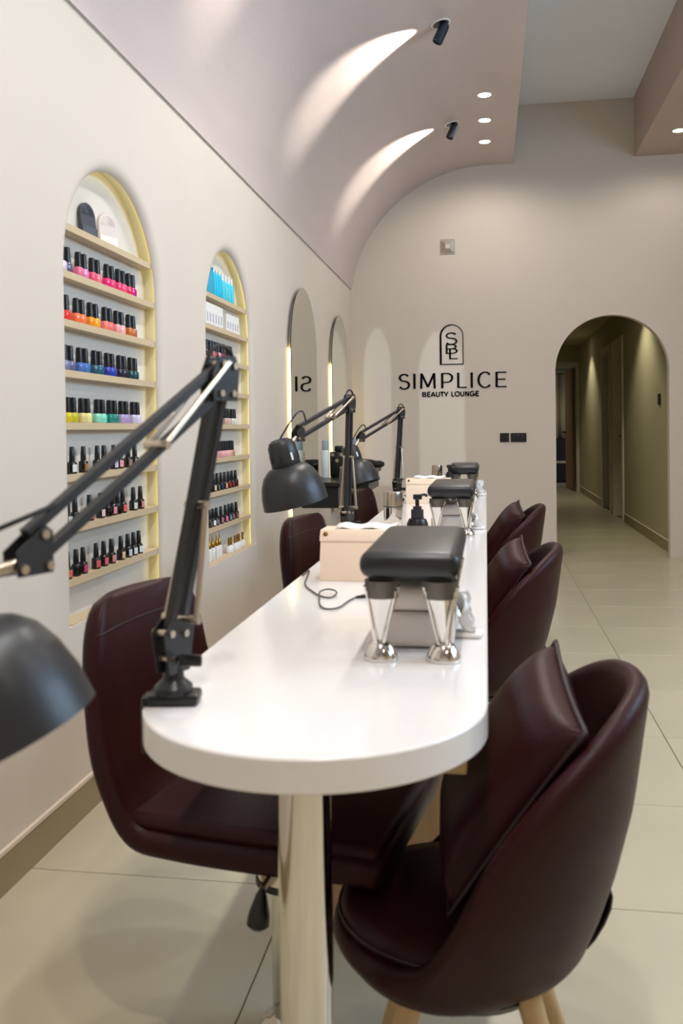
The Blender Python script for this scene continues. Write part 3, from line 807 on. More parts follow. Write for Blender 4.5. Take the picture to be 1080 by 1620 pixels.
GL = {   # unit box glyphs: strokes of points
    'S': [arc(0.5, 0.745, 0.42, 0.225, 25, 270, 16)[:-1] + arc(0.5, 0.26, 0.46, 0.26, 90, -155, 18)],
    'I': [[(0.5, 0), (0.5, 1)]],
    'M': [[(0.03, 0), (0.06, 1)], [(0.06, 1), (0.5, 0.10)], [(0.5, 0.10), (0.94, 1)], [(0.94, 1), (0.97, 0)]],
    'P': [[(0.08, 0), (0.08, 1)], [(0.08, 0.97), (0.5, 0.97)] + arc(0.5, 0.68, 0.46, 0.29, 90, -90, 14) + [(0.5, 0.39), (0.08, 0.39)]],
    'L': [[(0.08, 0), (0.08, 1)], [(0.08, 0.03), (1, 0.03)]],
    'C': [arc(0.52, 0.5, 0.5, 0.5, 42, 318, 26)],
    'E': [[(0.08, 0), (0.08, 1)], [(0.08, 0.97), (1, 0.97)], [(0.08, 0.52), (0.9, 0.52)], [(0.08, 0.03), (1, 0.03)]],
    'B': [[(0.1, 0), (0.1, 1)], [(0.1, 0.95), (0.55, 0.95)] + arc(0.55, 0.735, 0.33, 0.215, 90, -90, 10) + [(0.1, 0.52)], [(0.55, 0.52)] + arc(0.58, 0.285, 0.38, 0.235, 90, -90, 10) + [(0.1, 0.05)]],
    'A': [[(0, 0), (0.5, 1)], [(0.5, 1), (1, 0)], [(0.18, 0.28), (0.82, 0.28)]],
    'U': [[(0.1, 1), (0.1, 0.4)] + arc(0.5, 0.4, 0.4, 0.36, 180, 360, 12) + [(0.9, 1)]],
    'T': [[(0.5, 0), (0.5, 1)], [(0, 0.93), (1, 0.93)]],
    'Y': [[(0, 1), (0.5, 0.42)], [(1, 1), (0.5, 0.42)], [(0.5, 0.45), (0.5, 0)]],
    'O': [arc(0.5, 0.5, 0.46, 0.47, 0, 360, 26)],
    'N': [[(0.1, 0), (0.1, 1)], [(0.1, 1), (0.9, 0)], [(0.9, 0), (0.9, 1)]],
    'G': [arc(0.5, 0.5, 0.46, 0.47, 45, 350, 22) + [(0.95, 0.10)], [(0.95, 0.05), (0.95, 0.5)], [(0.6, 0.48), (0.98, 0.48)]],
}
def glyph(ch, x0, x1, z0, z1, wid, parent, name='letter'):
    mb = MB()
    for st in GL[ch]:
        pts = [(x0 + (x1 - x0) * a, z0 + (z1 - z0) * b) for a, b in st]
        ribbon(mb, pts, wid)
    return mb.build(name, M_INK, parent)
def contrast(thick, thin):
    return lambda d: thin + (thick - thin) * abs(d.y) ** 1.3
k = 0.929 / 610
for ch, a, b in (('S', 330, 390), ('I', 410, 428), ('M', 455, 537), ('P', 573, 637), ('L', 665, 718), ('I', 736, 754), ('C', 782, 855), ('E', 880, 940)):
    glyph(ch, -0.754 + (a - 330) * k, -0.754 + (b - 330) * k, 1.468, 1.600, contrast(0.020, 0.0105), sign)
k = 0.487 / 320
for ch, a, b in (('B', 460, 480), ('E', 488, 505), ('A', 509, 533), ('U', 538, 560), ('T', 563, 583), ('Y', 585, 607), ('L', 627, 641), ('O', 645, 672), ('U', 677, 698), ('N', 704, 725), ('G', 731, 755), ('E', 763, 780)):
    glyph(ch, -0.55 + (a - 460) * k, -0.55 + (b - 460) * k, 1.396, 1.4365, 0.0098, sign)
# emblem: arch outline with a heavier left side, and the letters S, B, L
fxl, fxr, fzb, fzt = -0.395, -0.190, 1.671, 2.022
r = (fxr - fxl) / 2; fc = (fxl + fxr) / 2; fs = fzt - r
mb = MB()
ring_o = [(fxl, fzb)] + [(fc - r * math.cos(PI * q / 24), fs + r * math.sin(PI * q / 24)) for q in range(25)] + [(fxr, fzb)]
ri = r - 0.0115
ring_i = [(fxl + 0.018, fzb + 0.008)] + [(fc + 0.005 - ri * math.cos(PI * q / 24), fs + (ri + 0.004) * math.sin(PI * q / 24)) for q in range(25)] + [(fxr - 0.007, fzb + 0.008)]
for q in range(len(ring_o)):
    q2 = (q + 1) % len(ring_o)
    quad = [ring_o[q], ring_o[q2], ring_i[q2], ring_i[q]]
    mb.prism(quad, lambda x, z: (x, -0.006, z), lambda x, z: (x, 0, z))
mb.build('emblem_frame', M_INK, sign)
glyph('S', -0.343, -0.245, 1.848, 1.950, contrast(0.015, 0.010), sign, 'emblem_letter')
glyph('B', -0.345, -0.243, 1.766, 1.850, contrast(0.016, 0.008), sign, 'emblem_letter')
glyph('L', -0.312, -0.240, 1.720, 1.812, contrast(0.016, 0.008), sign, 'emblem_letter')

# --- back wall fittings
v = thing('wall_vent', 'small square pyramid-shaped metal vent high on the back wall', 'vent', (-0.318, YB, 2.695))
MB().rbox((-0.064, -0.006, -0.066), (0.064, 0, 0.066), 0.003).build('frame', M_VENT, v)
mb = MB()
o1, i1 = 0.056, 0.018
for a in range(4):
    c0 = [(-1, -1), (1, -1), (1, 1), (-1, 1)]
    p, q = c0[a], c0[(a + 1) % 4]
    mb.add([(p[0] * o1, -0.0065, p[1] * o1), (q[0] * o1, -0.0065, q[1] * o1), (q[0] * i1, -0.020, q[1] * i1), (p[0] * i1, -0.020, p[1] * i1)], [(0, 1, 2, 3)])
mb.build('hood', M_VENT, v)
MB().box((-0.018, -0.0215, -0.018), (0.018, -0.0195, 0.018)).build('centre_cap', mat('vent_cap', (214, 206, 196), 0.4), v)
s1 = thing('light_switch', 'square black switch plate left of the double one on back wall', 'switch', (0.153, YB, 1.032))
MB().rbox((-0.039, -0.009, -0.039), (0.039, 0, 0.039), 0.003).build('plate', M_SOCKET, s1)
MB().rbox((-0.027, -0.012, -0.030), (0.027, -0.008, 0.030), 0.003).build('rocker', M_BLACKP, s1)
s2 = thing('switch_panel', 'wide black switch plate with three rockers on back wall', 'switch', (0.272, YB, 1.031))
MB().rbox((-0.067, -0.009, -0.039), (0.067, 0, 0.039), 0.003).build('plate', M_SOCKET, s2)
for x in (-0.036, 0, 0.036):
    b = MB().rbox((x - 0.016, -0.012, -0.030), (x + 0.016, -0.008, 0.030), 0.002).build('rocker', M_BLACKP, s2)
    MB().box((x - 0.002, -0.0125, 0.018), (x + 0.002, -0.0118, 0.021)).build('indicator', M_WHITE, b)

# ================================================================== TABLE
TXL, TXR, TYE, TYC, TR = -0.472, -0.002, 5.393, 1.215, 0.235
table = thing('manicure_table', 'long white stone-topped manicure table with a rounded end', 'table', (-0.237, 3.0, 0))
ol = [(TXL, TYE), (TXL, 3.0)] + [(-0.237 - TR * math.cos(PI * q / 48), TYC - TR * math.sin(PI * q / 48)) for q in range(49)] + [(TXR, 3.0), (TXR, TYE)]
loc = lambda x, y, z: (x + 0.237, y - 3.0, z)
mb = MB().prism(ol, lambda x, y: loc(x, y, 0.708), lambda x, y: loc(x, y, 0.750))
top = mb.build('table_top', M_STONE, table, True, 30)
bv = top.modifiers.new('bevel', 'BEVEL'); bv.width = 0.003; bv.segments = 2; bv.limit_method = 'ANGLE'
mb = MB().lathe([(0.0375, 0.0), (0.0375, 0.700)], loc(-0.2545, 1.21, 0), n=40)
mb.build('leg', M_CHROME, table, True)
MB().lathe([(0.075, 0.699), (0.075, 0.7075), (0.030, 0.7075), (0.030, 0.699)], loc(-0.2545, 1.21, 0), n=32, cap=False).build('leg_flange', M_STEEL, table, True)
MB().lathe([(0.065, 0.0005), (0.065, 0.006), (0.040, 0.012)], loc(-0.2545, 1.21, 0), n=32).build('leg_foot', M_CHROME, table, True)
MB().rbox(loc(-0.405, 1.33, 0.606), loc(-0.034, 5.36, 0.640), 0.002, 1).build('under_shelf', M_OAKH, table)
MB().box(loc(-0.405, 1.40, 0.640), loc(-0.034, 1.42, 0.708)).build('apron_panel', M_OAKH, table)
for yy in (1.42,):
    MB().box(loc(-0.054, yy, 0.640), loc(-0.036, 5.34, 0.708)).build('apron_panel', M_OAKH, table)
    MB().box(loc(-0.405, yy, 0.640), loc(-0.387, 5.34, 0.708)).build('apron_panel', M_OAKH, table)
for y in (1.95, 3.60, 5.20):
    MB().box(loc(-0.42, y, 0.0), loc(-0.060, y + 0.04, 0.606)).build('support_panel', M_OAK, table)

# ================================================================== DESK LAMPS
def desk_lamp(base, elbow, wrist, head_axis, head_at, label, clamp_dir, loop=0.055):
    """base: point on the table edge; head_at: centre of the shade's neck"""
    O = Vector(base)
    t = thing('desk_lamp', label, 'lamp', base, group='black swing arm lamps clamped to the table')
    E, W = Vector(elbow) - O, Vector(wrist) - O
    u = Vector((W.x - E.x, W.y - E.y, 0)).normalized()        # lamp plane, horizontally towards the head
    n = Vector((-u.y, u.x, 0))
    # clamp: jaw over and under the table top with a screw
    c = Vector(clamp_dir).normalized(); s = Vector((-c.y, c.x, 0))     # c points in over the table
    rot = Matrix(((c.x, s.x, 0, 0), (c.y, s.y, 0, 0), (0, 0, 1, 0), (0, 0, 0, 1)))
    MB().rbox((-0.022, -0.022, 0.0006), (0.048, 0.022, 0.016), 0.005, 2, rot).rbox((-0.030, -0.018, -0.066), (-0.016, 0.018, 0.012), 0.004, 2, rot).rbox((-0.024, -0.016, -0.066), (0.040, 0.016, -0.056), 0.004, 2, rot).build('clamp', M_BLACKP, t, True)
    p = c * 0.020
    MB().tube((p.x, p.y, -0.080), (p.x, p.y, -0.0445), 0.005).tube((p.x, p.y, -0.046), (p.x, p.y, -0.0425), 0.013).build('clamp_screw', M_STEEL, t, True)
    MB().rbox((0.010, -0.016, -0.088), (0.030, 0.016, -0.079), 0.004, 2, rot).build('screw_handle', M_BLACKP, t, True)
    MB().lathe([(0.026, 0.014), (0.026, 0.024), (0.015, 0.034), (0.012, 0.060)], tuple(c * 0.012), n=20).build('socket', M_BLACKP, t, True)
    B0 = c * 0.012 + Vector((0, 0, 0.055))
    d1 = (E - B0).normalized(); q1 = d1.cross(n).normalized()           # in-plane normal of the lower arm
    if q1.dot(u) < 0: q1 = -q1
    d2 = (W - E).normalized(); q2 = d2.cross(n).normalized()
    if q2.z < 0: q2 = -q2
    # base bracket: side plates
    for sg in (-1, 1):
        pts = [(-0.020, -0.012), (0.020, -0.012), (0.030, 0.045), (0.012, 0.060), (-0.034, 0.062)]
        MB().prism(pts, lambda a, b: tuple(B0 + u * a + Vector((0, 0, b)) + n * (sg * 0.011 - 0.0012)), lambda a, b: tuple(B0 + u * a + Vector((0, 0, b)) + n * (sg * 0.011 + 0.0012))).build('base_bracket', M_BLACK, t)
    for a, b in ((0.012, 0.008), (-0.010, 0.040), (0.018, 0.044)):
        pc = B0 + u * a + Vector((0, 0, b))
        MB().tube(tuple(pc - n * 0.017), tuple(pc + n * 0.017), 0.005, n=12).build('bolt', M_STEEL, t, True)
    kn = B0 + u * 0.004 + Vector((0, 0, 0.008))
    MB().tube(tuple(kn + n * 0.012), tuple(kn + n * 0.030), 0.004).rbox((-0.016, -0.004, -0.008), (0.016, 0.004, 0.008), 0.003, 2, Matrix.Translation(kn + n * 0.034)).build('wing_nut', M_BLACKP, t, True)
    # lower arm
    A0 = B0 + Vector((0, 0, 0.030))
    for sg in (-1, 1):
        MB().bar(A0 + q1 * (sg * 0.0115), E - d1 * 0.012 + q1 * (sg * 0.0115), 0.0125, 0.0105, n).build('lower_bar', M_BLACK, t)
    mid = A0 + (E - A0) * 0.50
    for sg in (-1, 1):
        a = A0 + d1 * 0.030 + n * (sg * 0.0270) - q1 * 0.010; b = mid + n * (sg * 0.0145)
        MB().tube(a, b, 0.0042, n=10).build('spring', M_STEEL, t, True)
    MB().tube(mid - n * 0.019, mid + n * 0.019, 0.0055).build('spring_pin', M_STEEL, t, True)
    pa = A0 + d1 * 0.030 - q1 * 0.010
    MB().tube(pa - n * 0.032, pa + n * 0.032, 0.0055).build('spring_pin', M_STEEL, t, True)
    # elbow bracket: two plates with bolts
    for sg in (-1, 1):
        pts = [(-0.030, -0.044), (0.020, -0.044), (0.026, 0.0), (0.018, 0.018), (-0.018, 0.016), (-0.032, -0.01)]
        MB().prism(pts, lambda a, b: tuple(E - u * a + Vector((0, 0, b)) + n * (sg * 0.0105 - 0.0012)), lambda a, b: tuple(E - u * a + Vector((0, 0, b)) + n * (sg * 0.0105 + 0.0012))).build('elbow_plate', M_BLACK, t)
    for a, b in ((0.010, -0.034), (-0.016, -0.034), (0.014, 0.004), (-0.010, 0.006)):
        pc = E - u * a + Vector((0, 0, b))
        MB().tube(tuple(pc - n * 0.0155), tuple(pc + n * 0.0155), 0.0048, n=12).build('bolt', M_STEEL, t, True)
    # upper arm
    S2 = 0.0165
    for sg in (-1, 1):
        MB().bar(E + q2 * (sg * S2) - Vector((0, 0, 0.010)) + d2 * 0.004, W + q2 * (sg * S2) - d2 * 0.006, 0.0125, 0.0105, n).build('upper_bar', M_BLACK, t)
    m2 = E + (W - E) * 0.42 - q2 * S2
    for sg in (-1, 1):
        a = E + Vector((0, 0, 0.008)) + n * (sg * 0.0145); b = m2 + n * (sg * 0.0135)
        MB().tube(a, b, 0.0042, n=10).build('spring', M_STEEL, t, True)
    MB().tube(m2 - n * 0.019, m2 + n * 0.019, 0.0055).build('spring_pin', M_STEEL, t, True)
    # wrist plate
    for sg in (-1, 1):
        pts = [(-0.024, 0.018), (-0.014, 0.026), (0.024, 0.0), (0.022, -0.026), (-0.024, -0.026)]
        MB().prism(pts, lambda a, b: tuple(W + u * a + Vector((0, 0, b)) + n * (sg * 0.010 - 0.0012)), lambda a, b: tuple(W + u * a + Vector((0, 0, b)) + n * (sg * 0.010 + 0.0012))).build('wrist_plate', M_BLACK, t)
    for a, b in ((-0.012, 0.016), (-0.018, -0.018), (0.016, -0.018)):
        pc = W + u * a + Vector((0, 0, b))
        MB().tube(tuple(pc - n * 0.015), tuple(pc + n * 0.015), 0.005, n=12).build('bolt', M_STEEL, t, True)
    # head: neck, slotted socket cup, dome shade
    H = Vector(head_at) - O; ax = Vector(head_axis).normalized()
    MB().tube(W + u * 0.014 - Vector((0, 0, 0.014)), H + ax * 0.02, 0.0075).build('head_joint', M_STEEL, t, True)
    cup = [(0.0005, -0.012), (0.020, -0.012), (0.034, -0.006), (0.041, 0.008), (0.043, 0.066), (0.040, 0.070), (0.0005, 0.070)]
    co = MB().lathe(cup, H, ax, n=32, cap=False).build('socket_cup', M_SHADE, t, True)
    e1 = ax.orthogonal().normalized(); e2 = ax.cross(e1)
    for k in range(8):
        tt = 2 * PI * k / 8
        rad = e1 * math.cos(tt) + e2 * math.sin(tt)
        tang = ax.cross(rad)
        MB().bar(H + rad * 0.0420 + ax * 0.030, H + rad * 0.0428 + ax * 0.052, 0.006, 0.0022, tang).build('vent_slot', M_BLACKP if k not in (2, 6) else M_WHITE, co)
        MB().bar(H + rad * 0.012 - ax * 0.0122, H + rad * 0.027 - ax * 0.0098, 0.005, 0.002, tang).build('vent_slot', M_BLACKP, co)
    out = [(0.043, 0.066), (0.058, 0.073), (0.075, 0.090), (0.087, 0.116), (0.0945, 0.150), (0.0965, 0.182)]
    inn = [(0.0945, 0.182), (0.0925, 0.150), (0.085, 0.118), (0.073, 0.093), (0.056, 0.077), (0.040, 0.070)]
    MB().lathe(out + inn, H, ax, n=40, cap=False).build('shade', M_SHADE, t, True, 60)
    MB().lathe([(0.0005, 0.070), (0.012, 0.071), (0.014, 0.085), (0.026, 0.105), (0.028, 0.122), (0.018, 0.138), (0.0005, 0.142)], H, ax, n=20, cap=False).build('bulb', mat('frosted_bulb', (235, 232, 224), 0.4), t, True)
    # flex: from the cup top in a loop into the upper arm, and a loop over the elbow
    P0 = H - ax * 0.012
    P1 = W + q2 * S2 - d2 * 0.06
    pts = []
    for k in range(15):
        f = k / 14
        arcp = P0.lerp(P1, f) + Vector((0, 0, loop * math.sin(PI * f))) + n * (0.020 * math.sin(PI * f))
        pts.append(arcp)
    MB().path(pts, 0.0028, 6).build('flex', M_BLACKP, t, True)
    pts = [E + u * (0.030 * math.cos(PI * k / 10)) + Vector((0, 0, 0.004 + 0.028 * math.sin(PI * k / 10))) for k in range(11)]
    MB().path(pts, 0.003, 6).build('elbow_flex', M_BLACKP, t, True)
    return t
desk_lamp((-0.437, 1.165, 0.75), (-0.358, 1.19, 1.205), (-0.480, 0.883, 0.997), (0.42, 0.10, -1.0), (-0.545, 0.80, 0.985), 'black swing arm lamp nearest the camera, clamped to the rounded table end', (1.0, 0.15, 0), 0.006)
desk_lamp((-0.466, 2.905, 0.75), (-0.450, 2.969, 1.220), (-0.550, 2.600, 1.112), (0.22, 0.10, -1.0), (-0.590, 2.545, 1.082), 'black swing arm lamp in the middle, behind the nearer tissue box', (1, 0, 0))
desk_lamp((-0.466, 4.570, 0.75), (-0.437, 4.650, 1.216), (-0.600, 4.290, 1.085), (0.30, -0.10, -1.0), (-0.645, 4.24, 1.030), 'black swing arm lamp farthest from the camera, near the far tissue box', (1, 0, 0))

# ================================================================== ARM RESTS
def arm_rest(y, label):
    t = thing('arm_rest', label, 'arm rest', (-0.122, y, 0.75), group='black padded manicure arm rests')
    L0, L1 = -0.030, 0.375
    pad = MB().rbox((-0.080, L0, 0.133), (0.080, L1, 0.176), 0.018, 4).build('pad', M_PAD, t, True, 60)
    MB().box((-0.066, L0 + 0.02, 0.127), (0.066, L1 - 0.02, 0.134)).build('pad_board', M_BLACKP, t)
    for yy in (0.004, 0.318):
        for s in (-1, 1):
            # V-shaped chromed leg, wide and scooped at the top and pinched at the foot
            cx0, cx1 = s * 0.047, s * 0.0505
            lg = MB()
            rows = []
            for k in range(9):
                f = k / 8
                z = 0.118 - f * 0.100
                w = 0.024 * (1 - f) ** 1.1 + 0.0065
                dpt = 0.017 * (1 - f) + 0.006
                cx = cx0 + (cx1 - cx0) * f
                rows.append([(cx + w * math.cos(2 * PI * a / 16), yy + dpt * math.sin(2 * PI * a / 16), z) for a in range(16)])
            lg.grid(rows, close=True)
            l = lg.build('leg', M_CHROME, t, True, 70)
            MB().path([(cx0 - 0.022, yy - 0.012, 0.112), (cx1 - 0.005, yy - 0.009, 0.022)], 0.0035, 8).path([(cx0 + 0.022, yy - 0.012, 0.112), (cx1 + 0.005, yy - 0.009, 0.022)], 0.0035, 8).build('leg_edge', M_CHROME, l, True)
            MB().lathe([(0.026, 0.100), (0.027, 0.110), (0.028, 0.128)], (cx0, yy, 0), n=24).build('bracket', M_DARKSTEEL, t, True)
            MB().lathe([(0.0275, 0.0006), (0.0285, 0.004), (0.026, 0.010), (0.019, 0.024), (0.013, 0.029), (0.006, 0.030)], (cx1, yy, 0), n=28).build('foot', M_CHROME, t, True)
    return t
arm_rest(1.428, 'black padded arm rest on four chrome legs, nearest on the table')
arm_rest(3.093, 'black padded arm rest on chrome legs, middle of three')
arm_rest(4.740, 'black padded arm rest on chrome legs, farthest along the table')

# white device under the nearest rest, and loose wipes beside it
def nail_dryer(y, label):
    t = thing('nail_lamp', label, 'nail dryer', (-0.125, y, 0.75), group='pale nail dryers under the arm rests')
    MB().rbox((-0.072, 0, 0.0006), (0.068, 0.212, 0.060), 0.012, 3).build('base', mat('pale_shell', (242, 230, 220), 0.35), t, True)
    MB().rbox((-0.066, 0.005, 0.0602), (0.062, 0.207, 0.104), 0.016, 3).build('lid', mat('pale_shell', (242, 230, 220), 0.35), t, True)
nail_dryer(1.500, 'pale plastic nail dryer tucked under the nearest arm rest')
nail_dryer(3.165, 'pale plastic nail dryer tucked under the middle arm rest')
def wipe(loc, rz, label, w=0.10, h=0.10):
    t = thing('paper_wipe', label, 'tissue', loc, rz, 'crumpled white wipes on the table')
    rows = []
    for j in range(11):
        f = j / 10
        rows.append([((i / 10 - 0.5) * w * (0.7 + 0.5 * f) + 0.008 * math.sin(7 * f + i), 0.012 * math.sin(i * 1.3 + f * 5) + 0.02 * f, 0.002 + h * f + 0.004 * math.sin(i * 2.1)) for i in range(11)])
    o = MB().grid(rows).build('sheet', M_TISSUE, t, True, 80)
    s = o.modifiers.new('solid', 'SOLIDIFY'); s.thickness = 0.0016
    MB().rbox((-w * 0.36, -0.02, 0.0004), (w * 0.36, 0.03, 0.010), 0.004).build('fold', M_TISSUE, t, True)
wipe((-0.030, 1.60, 0.75), 1.45, 'crumpled white wipe sticking out beside the nearest arm rest', 0.055, 0.075)
wipe((-0.030, 3.30, 0.75), 1.45, 'crumpled white wipe beside the middle arm rest', 0.05, 0.055)
wipe((-0.030, 4.95, 0.75), 1.15, 'crumpled white wipe beside the farthest arm rest', 0.07, 0.08)

# ================================================================== THINGS ON THE TABLE
def tissue_box(x0, y, label, tilt, ht=0.120):
    t = thing('tissue_box', label, 'tissue box', (x0 + 0.105, y, 0.75), tilt, 'cream tissue boxes')
    pf = [(-0.012, 0.0006), (0.125, 0.0006), (0.105, ht), (0.020, ht), (0.008, ht * 0.85), (-0.004, ht * 0.5)]
    MB().prism(pf, lambda yy, z: (-0.107, yy, z), lambda yy, z: (0.107, yy, z)).build('body', M_BOX, t, True, 40)
    MB().prism([(0.0035, ht * 0.80), (0.006, ht * 0.88), (0.018, ht + 0.002), (0.105, ht + 0.002), (0.105, ht), (0.021, ht), (0.010, ht * 0.86), (0.0055, ht * 0.79)], lambda yy, z: (-0.109, yy, z), lambda yy, z: (0.109, yy, z)).build('flap', M_BOX, t, True, 40)
    MB().lathe([(0.0005, 0.0065), (0.004, 0.006), (0.0058, 0.003), (0.006, -0.004)], (-0.095, 0.011, ht * 0.93), (0, -0.75, 0.5), n=16, cap=False).build('snap_button', M_BRASS, t, True)
    rows = []
    for j in range(9):
        f = j / 8
        rows.append([((i / 8 - 0.5) * 0.15 + 0.01 * f, 0.035 + 0.06 * f, ht + 0.004 + 0.010 * math.sin(PI * f) + 0.003 * math.sin(i * 1.7)) for i in range(9)])
    o = MB().grid(rows).build('tissue', M_TISSUE, t, True, 80)
    s = o.modifiers.new('solid', 'SOLIDIFY'); s.thickness = 0.001
    return t
tissue_box(-0.405, 2.165, 'cream leatherette tissue box behind the nearest arm rest', -0.02)
tissue_box(-0.392, 4.42, 'cream leatherette tissue box farther along the table', -0.02)

def chrome_can(loc, label, r=0.036, sz=1.0):
    t = thing('chrome_canister', label, 'canister', loc, group='chrome canisters on the table')
    t.scale = (1, 1, sz)
    MB().lathe([(0.0005, 0.0006), (r * 0.5, 0.0008), (r * 0.78, 0.012), (r * 0.95, 0.032), (r, 0.055), (r, 0.080)], n=32, cap=False).build('cup', M_CHROME, t, True)
    MB().lathe([(r * 1.0, 0.080), (r * 1.03, 0.081), (r * 1.03, 0.084), (r, 0.085)], n=32, cap=False).build('seam_ring', M_DARKSTEEL, t, True)
    MB().lathe([(r, 0.085), (r, 0.130), (r * 0.95, 0.136), (0.0005, 0.137)], n=32, cap=False).build('lid', M_STEEL, t, True)
chrome_can((-0.345, 3.315, 0.75), 'round chrome canister just behind the nearer tissue box')
chrome_can((-0.272, 4.98, 0.75), 'round chrome canister near the far end of the table', 0.029, 1.22)

def pump(loc, label, s=1.0, body=M_BLACKP):
    t = thing('pump_bottle', label, 'pump bottle', loc, 0.2, 'black pump bottles on the table')
    MB().lathe([(0.0005, 0.0006), (0.030 * s, 0.0008), (0.032 * s, 0.004), (0.032 * s, 0.085 * s), (0.026 * s, 0.098 * s), (0.016 * s, 0.102 * s), (0.0005, 0.102 * s)], n=28, cap=False).build('bottle_body', body, t, True)
    MB().lathe([(0.019 * s, 0.100 * s), (0.019 * s, 0.126 * s), (0.013 * s, 0.128 * s), (0.013 * s, 0.136 * s), (0.0005, 0.136 * s)], n=24, cap=False).build('collar', M_BLACK, t, True)
    MB().tube((0, 0, 0.130 * s), (0, 0, 0.160 * s), 0.006 * s).build('stem', M_BLACKP, t, True)
    MB().rbox((-0.012 * s, -0.009 * s, 0.156 * s), (0.014 * s, 0.009 * s, 0.172 * s), 0.003, 2).path([(0.008 * s, 0, 0.169 * s), (0.022 * s, 0, 0.171 * s), (0.031 * s, 0, 0.166 * s)], 0.0042 * s, 8).build('pump_head', M_BLACKP, t, True)
pump((-0.208, 2.70, 0.75), 'black pump bottle behind the nearest arm rest')
pump((-0.192, 4.66, 0.75), 'black pump bottle in front of the farthest arm rest', 1.05)

# grey cable with black plug on the table
pts = [(-0.463, 2.217), (-0.462, 2.30), (-0.447, 2.199), (-0.428, 2.081), (-0.392, 1.993), (-0.364, 1.941), (-0.339, 1.929), (-0.333, 1.965), (-0.346, 1.997), (-0.363, 2.005), (-0.372, 1.97), (-0.365, 1.926), (-0.348, 1.843), (-0.328, 1.805), (-0.305, 1.820), (-0.295, 1.896), (-0.286, 1.933)]
cab = thing('usb_cable', 'thin grey cable looping across the white table top', 'cable', (0, 0, 0.75))
def catmull(ps, n=6):
    out = []
    for i in range(len(ps) - 1):
        p0, p1, p2, p3 = ps[max(i - 1, 0)], ps[i], ps[i + 1], ps[min(i + 2, len(ps) - 1)]
        for k in range(n):
            t = k / n
            out.append(tuple(0.5 * (2 * p1[j] + (p2[j] - p0[j]) * t + (2 * p0[j] - 5 * p1[j] + 4 * p2[j] - p3[j]) * t * t + (3 * p1[j] - p0[j] - 3 * p2[j] + p3[j]) * t ** 3) for j in range(len(p1))))
    out.append(ps[-1]); return out
cp = [(x, y, 0.0027 + (0.004 if 6 < i < 11 else 0)) for i, (x, y) in enumerate(pts)]
MB().path(catmull(cp), 0.0020, 7).build('wire', M_GREYLABEL, cab, True)
MB().tube((-0.286, 1.933, 0.0032), (-0.262, 1.945, 0.0050), 0.0026, 0.0050).build('plug', M_BLACKP, cab, True)

# small metal tools, far end of the table
for k, (x, y, dx, dy) in enumerate(((-0.40, 4.30, -0.10, 0.32), (-0.36, 4.25, -0.12, 0.30))):
    t = thing('metal_file', ('longer' if k == 0 else 'shorter') + ' slim metal tool lying behind the far tissue box', 'tool', (x, y + 0.5, 0.75))
    MB().bar((0, 0, 0.004), (dx * 0.5, dy * 0.4, 0.004), 0.010, 0.003, (1, 0, 0)).build('shaft', M_STEEL, t)
    MB().bar((0, 0, 0.004), (-dx * 0.2, -dy * 0.2, 0.004), 0.013, 0.006, (1, 0, 0)).build('grip', M_BLACKP, t)

# ================================================================== TUB CHAIRS (client side, right)
def interp(tab, x):
    if x <= tab[0][0]: return tab[0][1]
    for (x0, y0), (x1, y1) in zip(tab[:-1], tab[1:]):
        if x <= x1:
            return y0 + (y1 - y0) * (x - x0) / (x1 - x0)
    return tab[-1][1]
RIM = [(0, 0.738), (20, 0.734), (35, 0.712), (50, 0.672), (62, 0.632), (75, 0.575), (87, 0.500), (97, 0.415), (106, 0.362), (118, 0.345), (180, 0.342)]
RIMS = [(d, sum(interp(RIM, abs(d + q)) for q in range(-6, 7)) / 13) for d in range(0, 181, 3)]
def rim_h(th):
    return interp(RIMS, abs(math.degrees(th)))
RAD = [(0.250, 0.085), (0.262, 0.125), (0.285, 0.158), (0.31, 0.178), (0.37, 0.203), (0.44, 0.226), (0.545, 0.252), (0.71, 0.275), (0.80, 0.280)]
def tub_r(th, z):
    """outer plan radius growing with height"""
    a = abs(math.degrees(th))
    return interp(RAD, z) + 0.042 * smooth01((a - 55) / 70) * (1 - smooth01((z - 0.40) / 0.16))
